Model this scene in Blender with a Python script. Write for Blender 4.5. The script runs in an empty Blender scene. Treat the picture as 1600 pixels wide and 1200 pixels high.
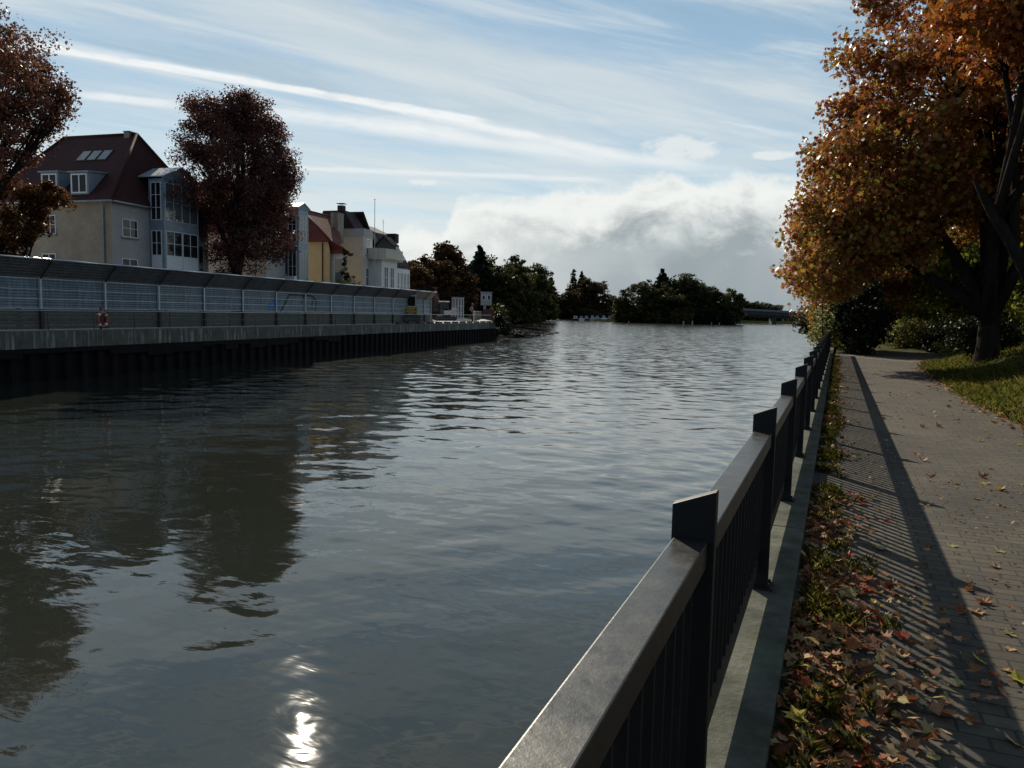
import bpy, bmesh, math, random
import numpy as np
from mathutils import Vector, Matrix
random.seed(7); rng = np.random.default_rng(11)
S = bpy.context.scene; COL = S.collection
pi = math.pi

# ------------------------------------------------------------------ camera
F = 1200.0; H = 4.3
YAW = math.atan(506/1200); PITCH = math.radians(5.28); ROLL = math.radians(1.2)
fw = np.array([-math.sin(YAW)*math.cos(PITCH), math.cos(YAW)*math.cos(PITCH), -math.sin(PITCH)])
rt0 = np.array([math.cos(YAW), math.sin(YAW), 0.]); up0 = np.cross(rt0, fw)
RT = rt0*math.cos(ROLL)+up0*math.sin(ROLL); UP = -rt0*math.sin(ROLL)+up0*math.cos(ROLL)
EYE = np.array([0., 0., H])
cd = bpy.data.cameras.new('camera'); cam = bpy.data.objects.new('camera', cd); COL.objects.link(cam)
cd.sensor_width = 36; cd.lens = F/1600*36; cd.clip_start = .05; cd.clip_end = 12000
M3 = Matrix((RT, UP, -fw)).transposed()
cam.matrix_world = Matrix.Translation(EYE) @ M3.to_4x4()
S.camera = cam

# surveyed directions: used only to find where things stand in the world
def ray(x, y): return RT*((x-800)/F)-UP*((y-600)/F)+fw
def atz(x, y, z): d = ray(x, y); return EYE+d*((z-H)/d[2])
def atpl(x, y, p, n): d = ray(x, y); return EYE+d*(np.dot(p-EYE, n)/np.dot(d, n))
def atd(x, y, depth): return EYE+ray(x, y)*depth
BA = atz(0, 602, 0); BU = atz(775, 531, 0)-BA; BU /= np.linalg.norm(BU); BN = np.array([-BU[1], BU[0], 0])
def L(u, n, z): return BA+BU*u+BN*n+np.array([0, 0, z])           # left bank frame: u along the quay, n away from the water
BANG = math.atan2(BU[1], BU[0])
QZ = 2.75                                                          # quay level
PZ = 2.72                                                          # path level

# ------------------------------------------------------------------ materials
def nt(name):
    m = bpy.data.materials.new(name); m.use_nodes = True
    t = m.node_tree; b = t.nodes['Principled BSDF']
    return m, t, b
def N(t, typ, **kw):
    n = t.nodes.new(typ)
    for k, v in kw.items():
        if hasattr(n, k): setattr(n, k, v)
        else: n.inputs[k].default_value = v
    return n
def lk(t, a, b): t.links.new(a, b)
def ramp(t, fac, stops, interp='LINEAR'):
    r = t.nodes.new('ShaderNodeValToRGB'); r.color_ramp.interpolation = interp
    el = r.color_ramp.elements
    while len(el) < len(stops): el.new(.5)
    for e, (p, c) in zip(el, stops):
        e.position = p; e.color = (c[0], c[1], c[2], 1) if not isinstance(c, (int, float)) else (c, c, c, 1)
    if fac is not None: lk(t, fac, r.inputs['Fac'])
    return r
def coords(t, scale=(1, 1, 1), kind='Object'):
    tc = t.nodes.new('ShaderNodeTexCoord'); mp = t.nodes.new('ShaderNodeMapping')
    mp.inputs['Scale'].default_value = scale
    lk(t, tc.outputs[kind], mp.inputs['Vector']); return mp.outputs['Vector']
def noise(t, vec, scale, detail=4, rough=.55, dist=0):
    n = N(t, 'ShaderNodeTexNoise'); n.inputs['Scale'].default_value = scale; n.inputs['Detail'].default_value = detail
    n.inputs['Roughness'].default_value = rough; n.inputs['Distortion'].default_value = dist
    if vec is not None: lk(t, vec, n.inputs['Vector'])
    return n.outputs['Fac']
def bump(t, b, h, dist=.01, strength=1):
    n = t.nodes.new('ShaderNodeBump'); n.inputs['Distance'].default_value = dist; n.inputs['Strength'].default_value = strength
    lk(t, h, n.inputs['Height']); lk(t, n.outputs['Normal'], b.inputs['Normal']); return n
def mul(c, k): return tuple(min(1, x*k) for x in c)
def plain(name, col, rough=.6, metal=0, var=.25, scale=3, bmp=0, spec=.5, vscale=(1, 1, 1)):
    m, t, b = nt(name); v = coords(t, vscale)
    f = noise(t, v, scale, 6, .6)
    r = ramp(t, f, [(.3, mul(col, 1-var)), (.7, mul(col, 1+var))])
    lk(t, r.outputs['Color'], b.inputs['Base Color'])
    b.inputs['Roughness'].default_value = rough; b.inputs['Metallic'].default_value = metal
    b.inputs['Specular IOR Level'].default_value = spec
    if bmp: bump(t, b, noise(t, v, scale*6, 4), bmp)
    return m
def leafmat(name, stops, trans=.45, rough=.5, spatial=.35, nscale=.35, zk=0., z0=0., mott=0., spec=.1):
    m, t, b = nt(name)
    g = t.nodes.new('ShaderNodeNewGeometry')
    f = noise(t, coords(t), nscale, 3)
    mx = N(t, 'ShaderNodeMath', operation='MULTIPLY_ADD'); lk(t, f, mx.inputs[0]); mx.inputs[1].default_value = spatial*2; mx.inputs[2].default_value = -spatial
    ad = N(t, 'ShaderNodeMath', operation='ADD'); lk(t, g.outputs['Random Per Island'], ad.inputs[0]); lk(t, mx.outputs[0], ad.inputs[1])
    if zk:                                                         # lower boughs have turned further towards yellow
        tc = t.nodes.new('ShaderNodeTexCoord'); sp = t.nodes.new('ShaderNodeSeparateXYZ'); lk(t, tc.outputs['Object'], sp.inputs[0])
        m2 = N(t, 'ShaderNodeMath', operation='MULTIPLY_ADD'); lk(t, sp.outputs[2], m2.inputs[0]); m2.inputs[1].default_value = -zk; m2.inputs[2].default_value = zk*z0
        a2 = N(t, 'ShaderNodeMath', operation='ADD'); lk(t, ad.outputs[0], a2.inputs[0]); lk(t, m2.outputs[0], a2.inputs[1]); ad = a2
    r = ramp(t, ad.outputs[0], stops); out = r.outputs['Color']
    if mott:                                                       # blotches and dry edges
        rm = ramp(t, noise(t, coords(t), mott, 5, .7), [(.3, .45), (.5, 1.), (.72, 1.3)])
        mm = N(t, 'ShaderNodeMixRGB', blend_type='MULTIPLY'); mm.inputs[0].default_value = 1; lk(t, out, mm.inputs[1]); lk(t, rm.outputs[0], mm.inputs[2]); out = mm.outputs[0]
    lk(t, out, b.inputs['Base Color']); b.inputs['Roughness'].default_value = rough
    b.inputs['Specular IOR Level'].default_value = spec
    tr = t.nodes.new('ShaderNodeBsdfTranslucent'); lk(t, out, tr.inputs['Color'])
    ms = t.nodes.new('ShaderNodeMixShader'); ms.inputs[0].default_value = trans
    lk(t, b.outputs[0], ms.inputs[1]); lk(t, tr.outputs[0], ms.inputs[2])
    lk(t, ms.outputs[0], t.nodes['Material Output'].inputs['Surface'])
    return m
def brickmat(name, c1, c2, mortar, bw, rh, ms, rough=.8, bmp=.004, axes='XYZ', dirt=.35, offs=.5):
    m, t, b = nt(name)
    tc = t.nodes.new('ShaderNodeTexCoord'); sp = t.nodes.new('ShaderNodeSeparateXYZ'); lk(t, tc.outputs['Object'], sp.inputs[0])
    cb = t.nodes.new('ShaderNodeCombineXYZ')
    if axes == 'wall':
        a = N(t, 'ShaderNodeMath', operation='ADD'); lk(t, sp.outputs[0], a.inputs[0]); lk(t, sp.outputs[1], a.inputs[1])
        lk(t, a.outputs[0], cb.inputs[0]); lk(t, sp.outputs[2], cb.inputs[1])
    else:
        lk(t, sp.outputs[0], cb.inputs[0]); lk(t, sp.outputs[1], cb.inputs[1])
    br = t.nodes.new('ShaderNodeTexBrick'); lk(t, cb.outputs[0], br.inputs['Vector'])
    br.offset = offs
    br.inputs['Scale'].default_value = 1; br.inputs['Brick Width'].default_value = bw; br.inputs['Row Height'].default_value = rh
    br.inputs['Mortar Size'].default_value = ms; br.inputs['Mortar Smooth'].default_value = .3; br.inputs['Bias'].default_value = 0
    br.inputs['Color1'].default_value = (*c1, 1); br.inputs['Color2'].default_value = (*c2, 1); br.inputs['Mortar'].default_value = (*mortar, 1)
    f1 = noise(t, tc.outputs['Object'], .7, 5, .6); f2 = noise(t, tc.outputs['Object'], 25, 5, .7)
    r1 = ramp(t, f1, [(.3, 1-dirt), (.7, 1+dirt*.4)]); r2 = ramp(t, f2, [(.25, .7), (.75, 1.25)])
    m1 = N(t, 'ShaderNodeMixRGB', blend_type='MULTIPLY'); m1.inputs[0].default_value = 1
    m2 = N(t, 'ShaderNodeMixRGB', blend_type='MULTIPLY'); m2.inputs[0].default_value = 1
    lk(t, br.outputs['Color'], m1.inputs[1]); lk(t, r1.outputs[0], m1.inputs[2]); lk(t, m1.outputs[0], m2.inputs[1]); lk(t, r2.outputs[0], m2.inputs[2])
    lk(t, m2.outputs[0], b.inputs['Base Color']); b.inputs['Roughness'].default_value = rough
    iv = N(t, 'ShaderNodeMath', operation='SUBTRACT'); iv.inputs[0].default_value = 1; lk(t, br.outputs['Fac'], iv.inputs[1])
    ad = N(t, 'ShaderNodeMath', operation='MULTIPLY_ADD'); lk(t, f2, ad.inputs[0]); ad.inputs[1].default_value = .5; lk(t, iv.outputs[0], ad.inputs[2])
    bump(t, b, ad.outputs[0], bmp)
    return m
def tilemat(name, c):
    m, t, b = nt(name)
    tc = t.nodes.new('ShaderNodeTexCoord'); sp = t.nodes.new('ShaderNodeSeparateXYZ'); lk(t, tc.outputs['Object'], sp.inputs[0])
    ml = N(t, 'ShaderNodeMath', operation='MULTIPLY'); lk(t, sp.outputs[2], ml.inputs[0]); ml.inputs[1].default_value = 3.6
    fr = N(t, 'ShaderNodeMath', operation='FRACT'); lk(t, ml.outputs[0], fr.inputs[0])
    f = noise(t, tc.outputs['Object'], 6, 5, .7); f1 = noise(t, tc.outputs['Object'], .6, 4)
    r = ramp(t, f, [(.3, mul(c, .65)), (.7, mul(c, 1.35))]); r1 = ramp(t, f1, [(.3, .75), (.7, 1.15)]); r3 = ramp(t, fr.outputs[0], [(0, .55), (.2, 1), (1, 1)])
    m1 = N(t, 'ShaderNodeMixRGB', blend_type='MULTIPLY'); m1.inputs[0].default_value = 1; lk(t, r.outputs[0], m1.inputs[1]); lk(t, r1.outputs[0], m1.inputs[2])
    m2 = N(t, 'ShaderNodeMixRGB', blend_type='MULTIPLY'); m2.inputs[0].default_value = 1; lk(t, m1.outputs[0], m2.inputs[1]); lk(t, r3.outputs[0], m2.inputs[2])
    lk(t, m2.outputs[0], b.inputs['Base Color']); b.inputs['Roughness'].default_value = .75
    b.inputs['Specular IOR Level'].default_value = .25
    bump(t, b, fr.outputs[0], .03)
    return m
def stainmat(name, base, streak, rough=.85, sx=1.2, sz=.15, thr=(.45, .7), bmp=.01):
    """concrete or steel with vertical runs of lime or rust"""
    m, t, b = nt(name); v = coords(t, (sx, sx, sz)); f = noise(t, v, 3, 5, .65)
    g = noise(t, coords(t), 1.5, 6, .7)
    r = ramp(t, f, [(thr[0], base), (thr[1], streak)])
    r2 = ramp(t, g, [(.3, .6), (.7, 1.2)])
    m1 = N(t, 'ShaderNodeMixRGB', blend_type='MULTIPLY'); m1.inputs[0].default_value = 1
    lk(t, r.outputs[0], m1.inputs[1]); lk(t, r2.outputs[0], m1.inputs[2]); lk(t, m1.outputs[0], b.inputs['Base Color'])
    b.inputs['Roughness'].default_value = rough; b.inputs['Specular IOR Level'].default_value = .15; bump(t, b, noise(t, coords(t), 14, 6, .7), bmp)
    return m

M = {}
def water():
    m, t, b = nt('river_water')
    b.inputs['Base Color'].default_value = (.021, .0245, .0195, 1); b.inputs['IOR'].default_value = 1.5
    b.inputs['Roughness'].default_value = .02
    tc = t.nodes.new('ShaderNodeTexCoord')
    def layer(scale, rot, sx, sy, amp, detail, dist):
        mp = t.nodes.new('ShaderNodeMapping'); lk(t, tc.outputs['Object'], mp.inputs['Vector'])
        mp.inputs['Rotation'].default_value = (0, 0, rot); mp.inputs['Scale'].default_value = (sx, sy, 1)
        f = noise(t, mp.outputs[0], scale, detail, .5, dist)
        ml = N(t, 'ShaderNodeMath', operation='MULTIPLY'); lk(t, f, ml.inputs[0]); ml.inputs[1].default_value = amp
        return ml.outputs[0]
    a = YAW
    ls = [layer(2.6, -a+.1, .42, 1, .0105, 3, .4)]
    s = ls[0]
    for q in ls[1:]:
        ad = N(t, 'ShaderNodeMath', operation='ADD'); lk(t, s, ad.inputs[0]); lk(t, q, ad.inputs[1]); s = ad.outputs[0]
    # calmer and rougher patches of the surface
    g = noise(t, coords(t, (.5, 1, 1)), .06, 3); r = ramp(t, g, [(.35, .55), (.65, 1.15)])
    ml = N(t, 'ShaderNodeMath', operation='MULTIPLY'); lk(t, s, ml.inputs[0]); lk(t, r.outputs[0], ml.inputs[1])
    sp = t.nodes.new('ShaderNodeSeparateXYZ'); lk(t, tc.outputs['Object'], sp.inputs[0])
    def mr(a, b_, lo, hi):
        n = t.nodes.new('ShaderNodeMapRange'); lk(t, sp.outputs[1], n.inputs[0]); n.inputs[1].default_value = a; n.inputs[2].default_value = b_; n.inputs[3].default_value = lo; n.inputs[4].default_value = hi; return n.outputs[0]
    m3 = N(t, 'ShaderNodeMath', operation='MULTIPLY'); lk(t, ml.outputs[0], m3.inputs[0]); lk(t, mr(6, 40, .75, 1.0), m3.inputs[1])   # sheltered here, breezier upstream
    lk(t, mr(10, 120, .025, .13), b.inputs['Roughness'])
    bn = bump(t, b, m3.outputs[0], 1.0)
    # fine wind ripples, each too small to see from here: slopes taken straight from noise
    def slope(sc, sx, seed):
        mp = t.nodes.new('ShaderNodeMapping'); lk(t, tc.outputs['Object'], mp.inputs['Vector']); mp.inputs['Rotation'].default_value = (0, 0, -a+.05); mp.inputs['Scale'].default_value = (sx, 1, 1); mp.inputs['Location'].default_value = (seed, seed, 0)
        n = N(t, 'ShaderNodeTexNoise'); n.inputs['Scale'].default_value = sc; n.inputs['Detail'].default_value = 2; lk(t, mp.outputs[0], n.inputs['Vector'])
        s_ = N(t, 'ShaderNodeVectorMath', operation='SUBTRACT'); lk(t, n.outputs['Color'], s_.inputs[0]); s_.inputs[1].default_value = (.5, .5, .5)
        ml_ = N(t, 'ShaderNodeVectorMath', operation='MULTIPLY'); lk(t, s_.outputs[0], ml_.inputs[0]); ml_.inputs[1].default_value = (RIP*.6, RIP, 0); return ml_.outputs[0]
    RIP = .55
    sv = slope(2.2, .4, 3.)
    fs = N(t, 'ShaderNodeVectorMath', operation='SCALE'); lk(t, sv, fs.inputs[0]); lk(t, mr(14, 110, .08, 1.0), fs.inputs['Scale'])
    ad2 = N(t, 'ShaderNodeVectorMath', operation='ADD'); lk(t, bn.outputs['Normal'], ad2.inputs[0]); lk(t, fs.outputs[0], ad2.inputs[1])
    nz = N(t, 'ShaderNodeVectorMath', operation='NORMALIZE'); lk(t, ad2.outputs[0], nz.inputs[0]); lk(t, nz.outputs[0], b.inputs['Normal'])
    return m
M['water'] = water()
M['pavers'] = brickmat('brick_pavers', (.084, .066, .044), (.050, .042, .031), (.020, .018, .013), .205, .103, .007, .9, .006, 'XYZ', .5)
M['asphalt'] = plain('asphalt', (.083, .068, .047), .9, var=.3, scale=2, bmp=.01)
M['soil'] = plain('verge_soil', (.055, .045, .026), .95, var=.5, scale=4, bmp=.03)
M['turf'] = plain('turf_ground', (.06, .065, .018), 1, var=.5, scale=2.5, bmp=.05, spec=.05)
M['grassblade'] = leafmat('grass_blades', [(0, (.07, .09, .016)), (.5, (.13, .14, .026)), (.8, (.20, .18, .04)), (1, (.26, .20, .07))], .4, .5)
M['concrete'] = plain('weathered_concrete', (.22, .215, .19), .9, var=.35, scale=2.2, bmp=.008)
M['kerb'] = stainmat('mossy_kerb_concrete', (.066, .072, .052), (.15, .152, .122), sx=1.5, sz=1.5, thr=(.35, .65), bmp=.012)
M['quayconc'] = stainmat('streaked_quay_concrete', (.12, .122, .108), (.44, .44, .41), sx=1.3, sz=.1, thr=(.52, .72))
M['pile'] = stainmat('dark_sheet_piling', (.008, .007, .008), (.017, .012, .012), sx=.8, sz=.2)
M['railsteel'] = plain('weathered_bronze_steel', (.085, .080, .070), .33, .75, .35, 5, .0012)
def railmat():
    m, t, b = nt('weathered_bronze_steel'); v = coords(t)
    r = ramp(t, noise(t, coords(t, (1, .25, 1)), 6, 7, .68), [(.28, (.046, .046, .045)), (.52, (.060, .060, .058)), (.75, (.076, .074, .070))])
    sp = ramp(t, noise(t, v, 48, 2, .5), [(.735, 0.), (.76, .5)]); mx = N(t, 'ShaderNodeMixRGB'); lk(t, sp.outputs[0], mx.inputs[0]); lk(t, r.outputs[0], mx.inputs[1]); mx.inputs[2].default_value = (.22, .21, .19, 1)
    lk(t, mx.outputs[0], b.inputs['Base Color']); b.inputs['Metallic'].default_value = .7
    rr = ramp(t, noise(t, v, 9, 6, .7), [(.3, .28), (.7, .5)]); lk(t, rr.outputs[0], b.inputs['Roughness']); bump(t, b, noise(t, v, 30, 5, .7), .0012); return m
M['railsteel'] = railmat()
M['cabin'] = plain('faded_white_cladding', (.27, .29, .31), .7, 0, .12, 2)
M['blacksteel'] = plain('black_painted_steel', (.012, .012, .012), .5, 0, .4, 8, .001, .3)
M['fencepanel'] = None
def fencepanel(name, col):
    m, t, b = nt(name); tc = t.nodes.new('ShaderNodeTexCoord'); sp = t.nodes.new('ShaderNodeSeparateXYZ'); lk(t, tc.outputs['Object'], sp.inputs[0])
    ml = N(t, 'ShaderNodeMath', operation='MULTIPLY'); lk(t, sp.outputs[2], ml.inputs[0]); ml.inputs[1].default_value = 2*pi/.16
    sn = N(t, 'ShaderNodeMath', operation='SINE'); lk(t, ml.outputs[0], sn.inputs[0])
    f = noise(t, coords(t, (1, 1, .4)), 1.2, 6, .65); r = ramp(t, f, [(.3, mul(col, .7)), (.7, mul(col, 1.25))])
    oi = t.nodes.new('ShaderNodeObjectInfo'); rr = ramp(t, oi.outputs['Random'], [(0, (.78, .80, .82)), (.5, (1, 1, 1)), (1, (1.0, .97, .90))])   # panels of different age
    dr = ramp(t, noise(t, coords(t, (2.2, 2.2, .12)), 2.2, 6, .7), [(.42, 1.), (.62, (.62, .56, .50))])
    q1 = N(t, 'ShaderNodeMixRGB', blend_type='MULTIPLY'); q1.inputs[0].default_value = 1; lk(t, r.outputs[0], q1.inputs[1]); lk(t, rr.outputs[0], q1.inputs[2])
    q2 = N(t, 'ShaderNodeMixRGB', blend_type='MULTIPLY'); q2.inputs[0].default_value = .8; lk(t, q1.outputs[0], q2.inputs[1]); lk(t, dr.outputs[0], q2.inputs[2])
    lk(t, q2.outputs[0], b.inputs['Base Color']); b.inputs['Roughness'].default_value = .55; b.inputs['Metallic'].default_value = .1
    bump(t, b, sn.outputs[0], .012); return m
M['fencepanel'] = fencepanel('blue_grey_corrugated_panel', (.17, .23, .29))
M['canopy'] = fencepanel('dark_corrugated_canopy', (.15, .15, .165))
M['galv'] = plain('galvanised_steel', (.42, .47, .50), .45, .3, .2, 5)
M['cap'] = plain('bright_metal_cap', (.55, .57, .60), .28, .9, .15, 5)
M['boards'] = plain('grey_timber_boards', (.10, .10, .088), .9, 0, .5, 3, .01, .3, (1, 1, 8))
M['cream_brick'] = brickmat('cream_brick', (.43, .355, .265), (.37, .305, .23), (.32, .29, .23), .24, .075, .008, .85, .004, 'wall', .2)
M['white_brick'] = brickmat('white_brick', (.52, .49, .465), (.46, .43, .41), (.41, .39, .375), .24, .075, .008, .85, .004, 'wall', .15)
M['yellow_render'] = plain('yellow_render', (.58, .43, .22), .9, var=.1, scale=1)
M['cream_render'] = plain('cream_render', (.60, .55, .465), .9, var=.1, scale=1)
M['white_render'] = plain('white_render', (.70, .71, .68), .85, var=.08, scale=1)
M['grey_render'] = plain('grey_render', (.42, .41, .42), .85, var=.12, scale=1)
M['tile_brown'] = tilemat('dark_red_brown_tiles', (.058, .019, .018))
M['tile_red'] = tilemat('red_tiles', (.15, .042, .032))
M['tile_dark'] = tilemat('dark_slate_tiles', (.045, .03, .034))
M['zinc'] = plain('blue_grey_zinc', (.25, .31, .37), .5, .2, .15, 2)
M['white'] = plain('white_frame_paint', (.78, .79, .79), .5, var=.06, scale=3)
M['glass'] = plain('window_glass', (.014, .018, .022), .06, 0, .2, .8, 0, .35)
M['bayglass'] = plain('pale_bay_glass', (.10, .13, .15), .05, 0, .3, .4, 0, .8)
M['skyglass'] = plain('skylight_glass', (.10, .13, .15), .04, 0, .1, 1, 0, 1)
M['darktimber'] = plain('dark_timber', (.05, .035, .028), .8, var=.4, scale=4, bmp=.01)
M['dark'] = plain('near_black_rubber', (.015, .015, .016), .7, var=.3, scale=5)
M['orange'] = plain('orange_buoy_plastic', (.33, .07, .035), .5, var=.15, scale=5)
M['yellowpaint'] = plain('worn_yellow_paint', (.42, .26, .06), .55, var=.3, scale=6)
M['redpaint'] = plain('red_paint', (.42, .03, .03), .5, var=.15, scale=4)
M['maroon'] = plain('maroon_steel', (.10, .03, .03), .6, var=.3, scale=4)
M['machine'] = plain('oily_machine_grey', (.05, .05, .055), .55, .4, .5, 5)
M['bluepaint'] = plain('blue_spray_paint', (.03, .14, .40), .6, var=.3, scale=3)
M['blackpaint'] = plain('black_spray_paint', (.012, .012, .016), .6, var=.2, scale=3)
M['bark'] = plain('tree_bark', (.024, .019, .016), 1, 0, .5, 5, .03, .05, (1, 1, .25))
M['rubble'] = plain('river_stone', (.05, .047, .044), .9, 0, .5, 3, .03, .2)
M['sand'] = plain('pale_site_gravel', (.50, .48, .44), .9, 0, .25, 1.2, .03)
M['bridge'] = plain('bridge_concrete', (.06, .06, .058), .85, 0, .25, .3)
M['bankground'] = plain('bank_earth', (.022, .024, .011), 1, 0, .5, .5, .05, 0)
# foliage
M['lf_maple'] = leafmat('maple_autumn_leaves', [(0, (0.149, 0.041, 0.024)), (.25, (0.243, 0.078, 0.032)), (.5, (0.338, 0.124, 0.041)), (.72, (0.378, 0.176, 0.041)), (.88, (0.405, 0.243, 0.047)), (1, (0.257, 0.216, 0.035))], .42, .42, .4, .3, .045, 8.0, 0, .3)
M['lf_orange'] = leafmat('maple_orange_leaves', [(0, (0.144, 0.036, 0.014)), (.35, (0.300, 0.084, 0.019)), (.7, (0.432, 0.138, 0.024)), (1, (0.312, 0.168, 0.030))], .42, .42, .3, .4, 0, 0, 0, .3)
M['lf_green'] = leafmat('yellow_green_leaves', [(0, (0.053, 0.075, 0.015)), (.4, (0.120, 0.150, 0.024)), (.75, (0.240, 0.240, 0.030)), (1, (0.420, 0.300, 0.045))], .5, .45, .35, .3)
M['lf_beech'] = leafmat('copper_beech_leaves', [(0, (0.052, 0.023, 0.025)), (.5, (0.111, 0.044, 0.039)), (.85, (0.169, 0.072, 0.049)), (1, (0.234, 0.111, 0.065))], .3, .5, .3, .3)
M['lf_chest'] = leafmat('rusty_chestnut_leaves', [(0, (0.069, 0.030, 0.028)), (.4, (0.138, 0.057, 0.040)), (.75, (0.207, 0.086, 0.046)), (1, (0.276, 0.127, 0.057))], .32, .5, .3, .3)
M['lf_bushor'] = leafmat('rusty_low_leaves', [(0, (.05, .02, .011)), (.4, (.11, .042, .015)), (.8, (.18, .07, .02)), (1, (.10, .075, .02))], .35, .5, .3, .4)
M['lf_dark'] = leafmat('dark_evergreen_leaves', [(0, (.008, .013, .007)), (.6, (.016, .025, .010)), (1, (.030, .038, .014))], .2, .5, .25, .6)
M['lf_pale'] = leafmat('pale_shrub_leaves', [(0, (0.095, 0.115, 0.041)), (.5, (0.203, 0.216, 0.074)), (1, (0.324, 0.270, 0.095))], .45, .5, .3, .8)
M['lf_far'] = leafmat('far_bank_leaves', [(0, (.022, .030, .010)), (.5, (.05, .058, .016)), (.85, (.085, .075, .02)), (1, (.11, .06, .02))], .3, .6, .4, .06)
M['lf_farbrown'] = leafmat('brown_bank_leaves', [(0, (0.029, 0.016, 0.009)), (.5, (0.061, 0.032, 0.013)), (.85, (0.101, 0.054, 0.018)), (1, (0.072, 0.061, 0.018))], .35, .6, .4, .12)
M['lf_conifer'] = leafmat('conifer_needles', [(0, (.008, .014, .010)), (1, (.025, .036, .018))], .1, .6, .2, .2)
M['lf_litter'] = leafmat('leaf_litter', [(0, (.09, .03, .014)), (.3, (.22, .08, .03)), (.55, (.36, .17, .08)), (.8, (.46, .31, .17)), (.93, (.30, .26, .08)), (1, (.30, .06, .02))], .25, .55, .25, 2, 0, 0, 45)
def solidleaf(name, c): return leafmat(name, [(0, mul(c, .75)), (1, mul(c, 1.3))], .25, .5, .1, 9, 0, 0, 5)
M['lfg_brown'] = solidleaf('fallen_brown', (.20, .085, .04)); M['lfg_tan'] = solidleaf('fallen_tan', (.36, .22, .11))
M['lfg_yellow'] = solidleaf('fallen_yellow', (.46, .36, .06)); M['lfg_red'] = solidleaf('fallen_red', (.30, .05, .02)); M['lfg_green'] = solidleaf('fallen_green', (.27, .27, .11))

# ------------------------------------------------------------------ mesh helpers
def link(name, me, mats, parent=None):
    o = bpy.data.objects.new(name, me); COL.objects.link(o)
    for m in (mats if isinstance(mats, (list, tuple)) else [mats]): me.materials.append(m)
    if parent: o.parent = parent
    return o
class MB:
    def __init__(s): s.v = []; s.f = []; s.mi = []; s.sm = []
    def add(s, v, f, mi=0, sm=False):
        k = len(s.v); s.v += [tuple(map(float, p)) for p in v]; s.f += [tuple(i+k for i in q) for q in f]
        s.mi += [mi]*len(f); s.sm += [sm]*len(f); return s
    def box(s, a, b, mi=0):
        x0, y0, z0 = [min(a[i], b[i]) for i in range(3)]; x1, y1, z1 = [max(a[i], b[i]) for i in range(3)]
        return s.add([(x0, y0, z0), (x1, y0, z0), (x1, y1, z0), (x0, y1, z0), (x0, y0, z1), (x1, y0, z1), (x1, y1, z1), (x0, y1, z1)],
              [(3, 2, 1, 0), (4, 5, 6, 7), (0, 1, 5, 4), (1, 2, 6, 5), (2, 3, 7, 6), (3, 0, 4, 7)], mi)
    def bar(s, p, q, w, h, up=(0, 0, 1), mi=0):
        p = np.array(p, float); q = np.array(q, float); d = q-p; d /= np.linalg.norm(d); r = np.cross(d, up); r /= np.linalg.norm(r); u = np.cross(r, d)
        c = [p+r*a*w/2+u*b*h/2 for a, b in ((-1, -1), (1, -1), (1, 1), (-1, 1))]; e = [x+(q-p) for x in c]
        return s.add(c+e, [(3, 2, 1, 0), (4, 5, 6, 7), (0, 1, 5, 4), (1, 2, 6, 5), (2, 3, 7, 6), (3, 0, 4, 7)], mi)
    def tube(s, pts, rad, n=8, mi=0, cap=True):
        pts = [np.array(p, float) for p in pts]; rad = rad if hasattr(rad, '__len__') else [rad]*len(pts)
        V = []; prev = None
        for i, p in enumerate(pts):
            d = pts[min(i+1, len(pts)-1)]-pts[max(i-1, 0)]; d /= np.linalg.norm(d)+1e-9
            if prev is None:
                a = np.array([0, 0, 1.]) if abs(d[2]) < .9 else np.array([1., 0, 0]); r = np.cross(d, a)
            else: r = prev-d*np.dot(prev, d)
            r /= np.linalg.norm(r)+1e-9; prev = r; u = np.cross(d, r)
            V += [p+(r*math.cos(2*pi*k/n)+u*math.sin(2*pi*k/n))*rad[i] for k in range(n)]
        Fc = [(i*n+k, i*n+(k+1) % n, (i+1)*n+(k+1) % n, (i+1)*n+k) for i in range(len(pts)-1) for k in range(n)]
        if cap: Fc += [tuple(range(n-1, -1, -1)), tuple((len(pts)-1)*n+k for k in range(n))]
        return s.add(V, Fc, mi, True)
    def prism(s, poly, d, mi=0):
        """closed outline of 3-D points pushed along d"""
        n = len(poly); d = np.array(d, float); p = [np.array(q, float) for q in poly]
        return s.add(p+[q+d for q in p], [tuple(range(n-1, -1, -1)), tuple(range(n, 2*n))]+[(i, (i+1) % n, n+(i+1) % n, n+i) for i in range(n)], mi)
    def build(s, name, mats, parent=None, bevel=0):
        me = bpy.data.meshes.new(name); me.from_pydata(s.v, [], s.f)
        me.polygons.foreach_set('material_index', s.mi); me.polygons.foreach_set('use_smooth', s.sm)
        bm = bmesh.new(); bm.from_mesh(me); bmesh.ops.recalc_face_normals(bm, faces=bm.faces)
        if bevel: bmesh.ops.bevel(bm, geom=[e for e in bm.edges if e.is_manifold and e.calc_face_angle(0) > .5], offset=bevel, segments=2, affect='EDGES', profile=.6)
        bm.to_mesh(me); bm.free(); me.update()
        return link(name, me, mats, parent)
def tag(o, label=None, cat=None, group=None, kind=None):
    if label: o['label'] = label
    if cat: o['category'] = cat
    if group: o['group'] = group
    if kind: o['kind'] = kind
    return o
def empty(name, loc, rz=0, label=None, cat=None, group=None):
    o = bpy.data.objects.new(name, None); COL.objects.link(o); o.location = [float(c) for c in loc]; o.rotation_euler = (0, 0, rz)
    o.empty_display_size = .2; return tag(o, label, cat, group)
def struct(o): o['kind'] = 'structure'; return o
def copy_tree(o, parent=None):
    c = o.copy(); COL.objects.link(c); c.parent = parent
    for ch in o.children: copy_tree(ch, c)
    return c
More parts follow.
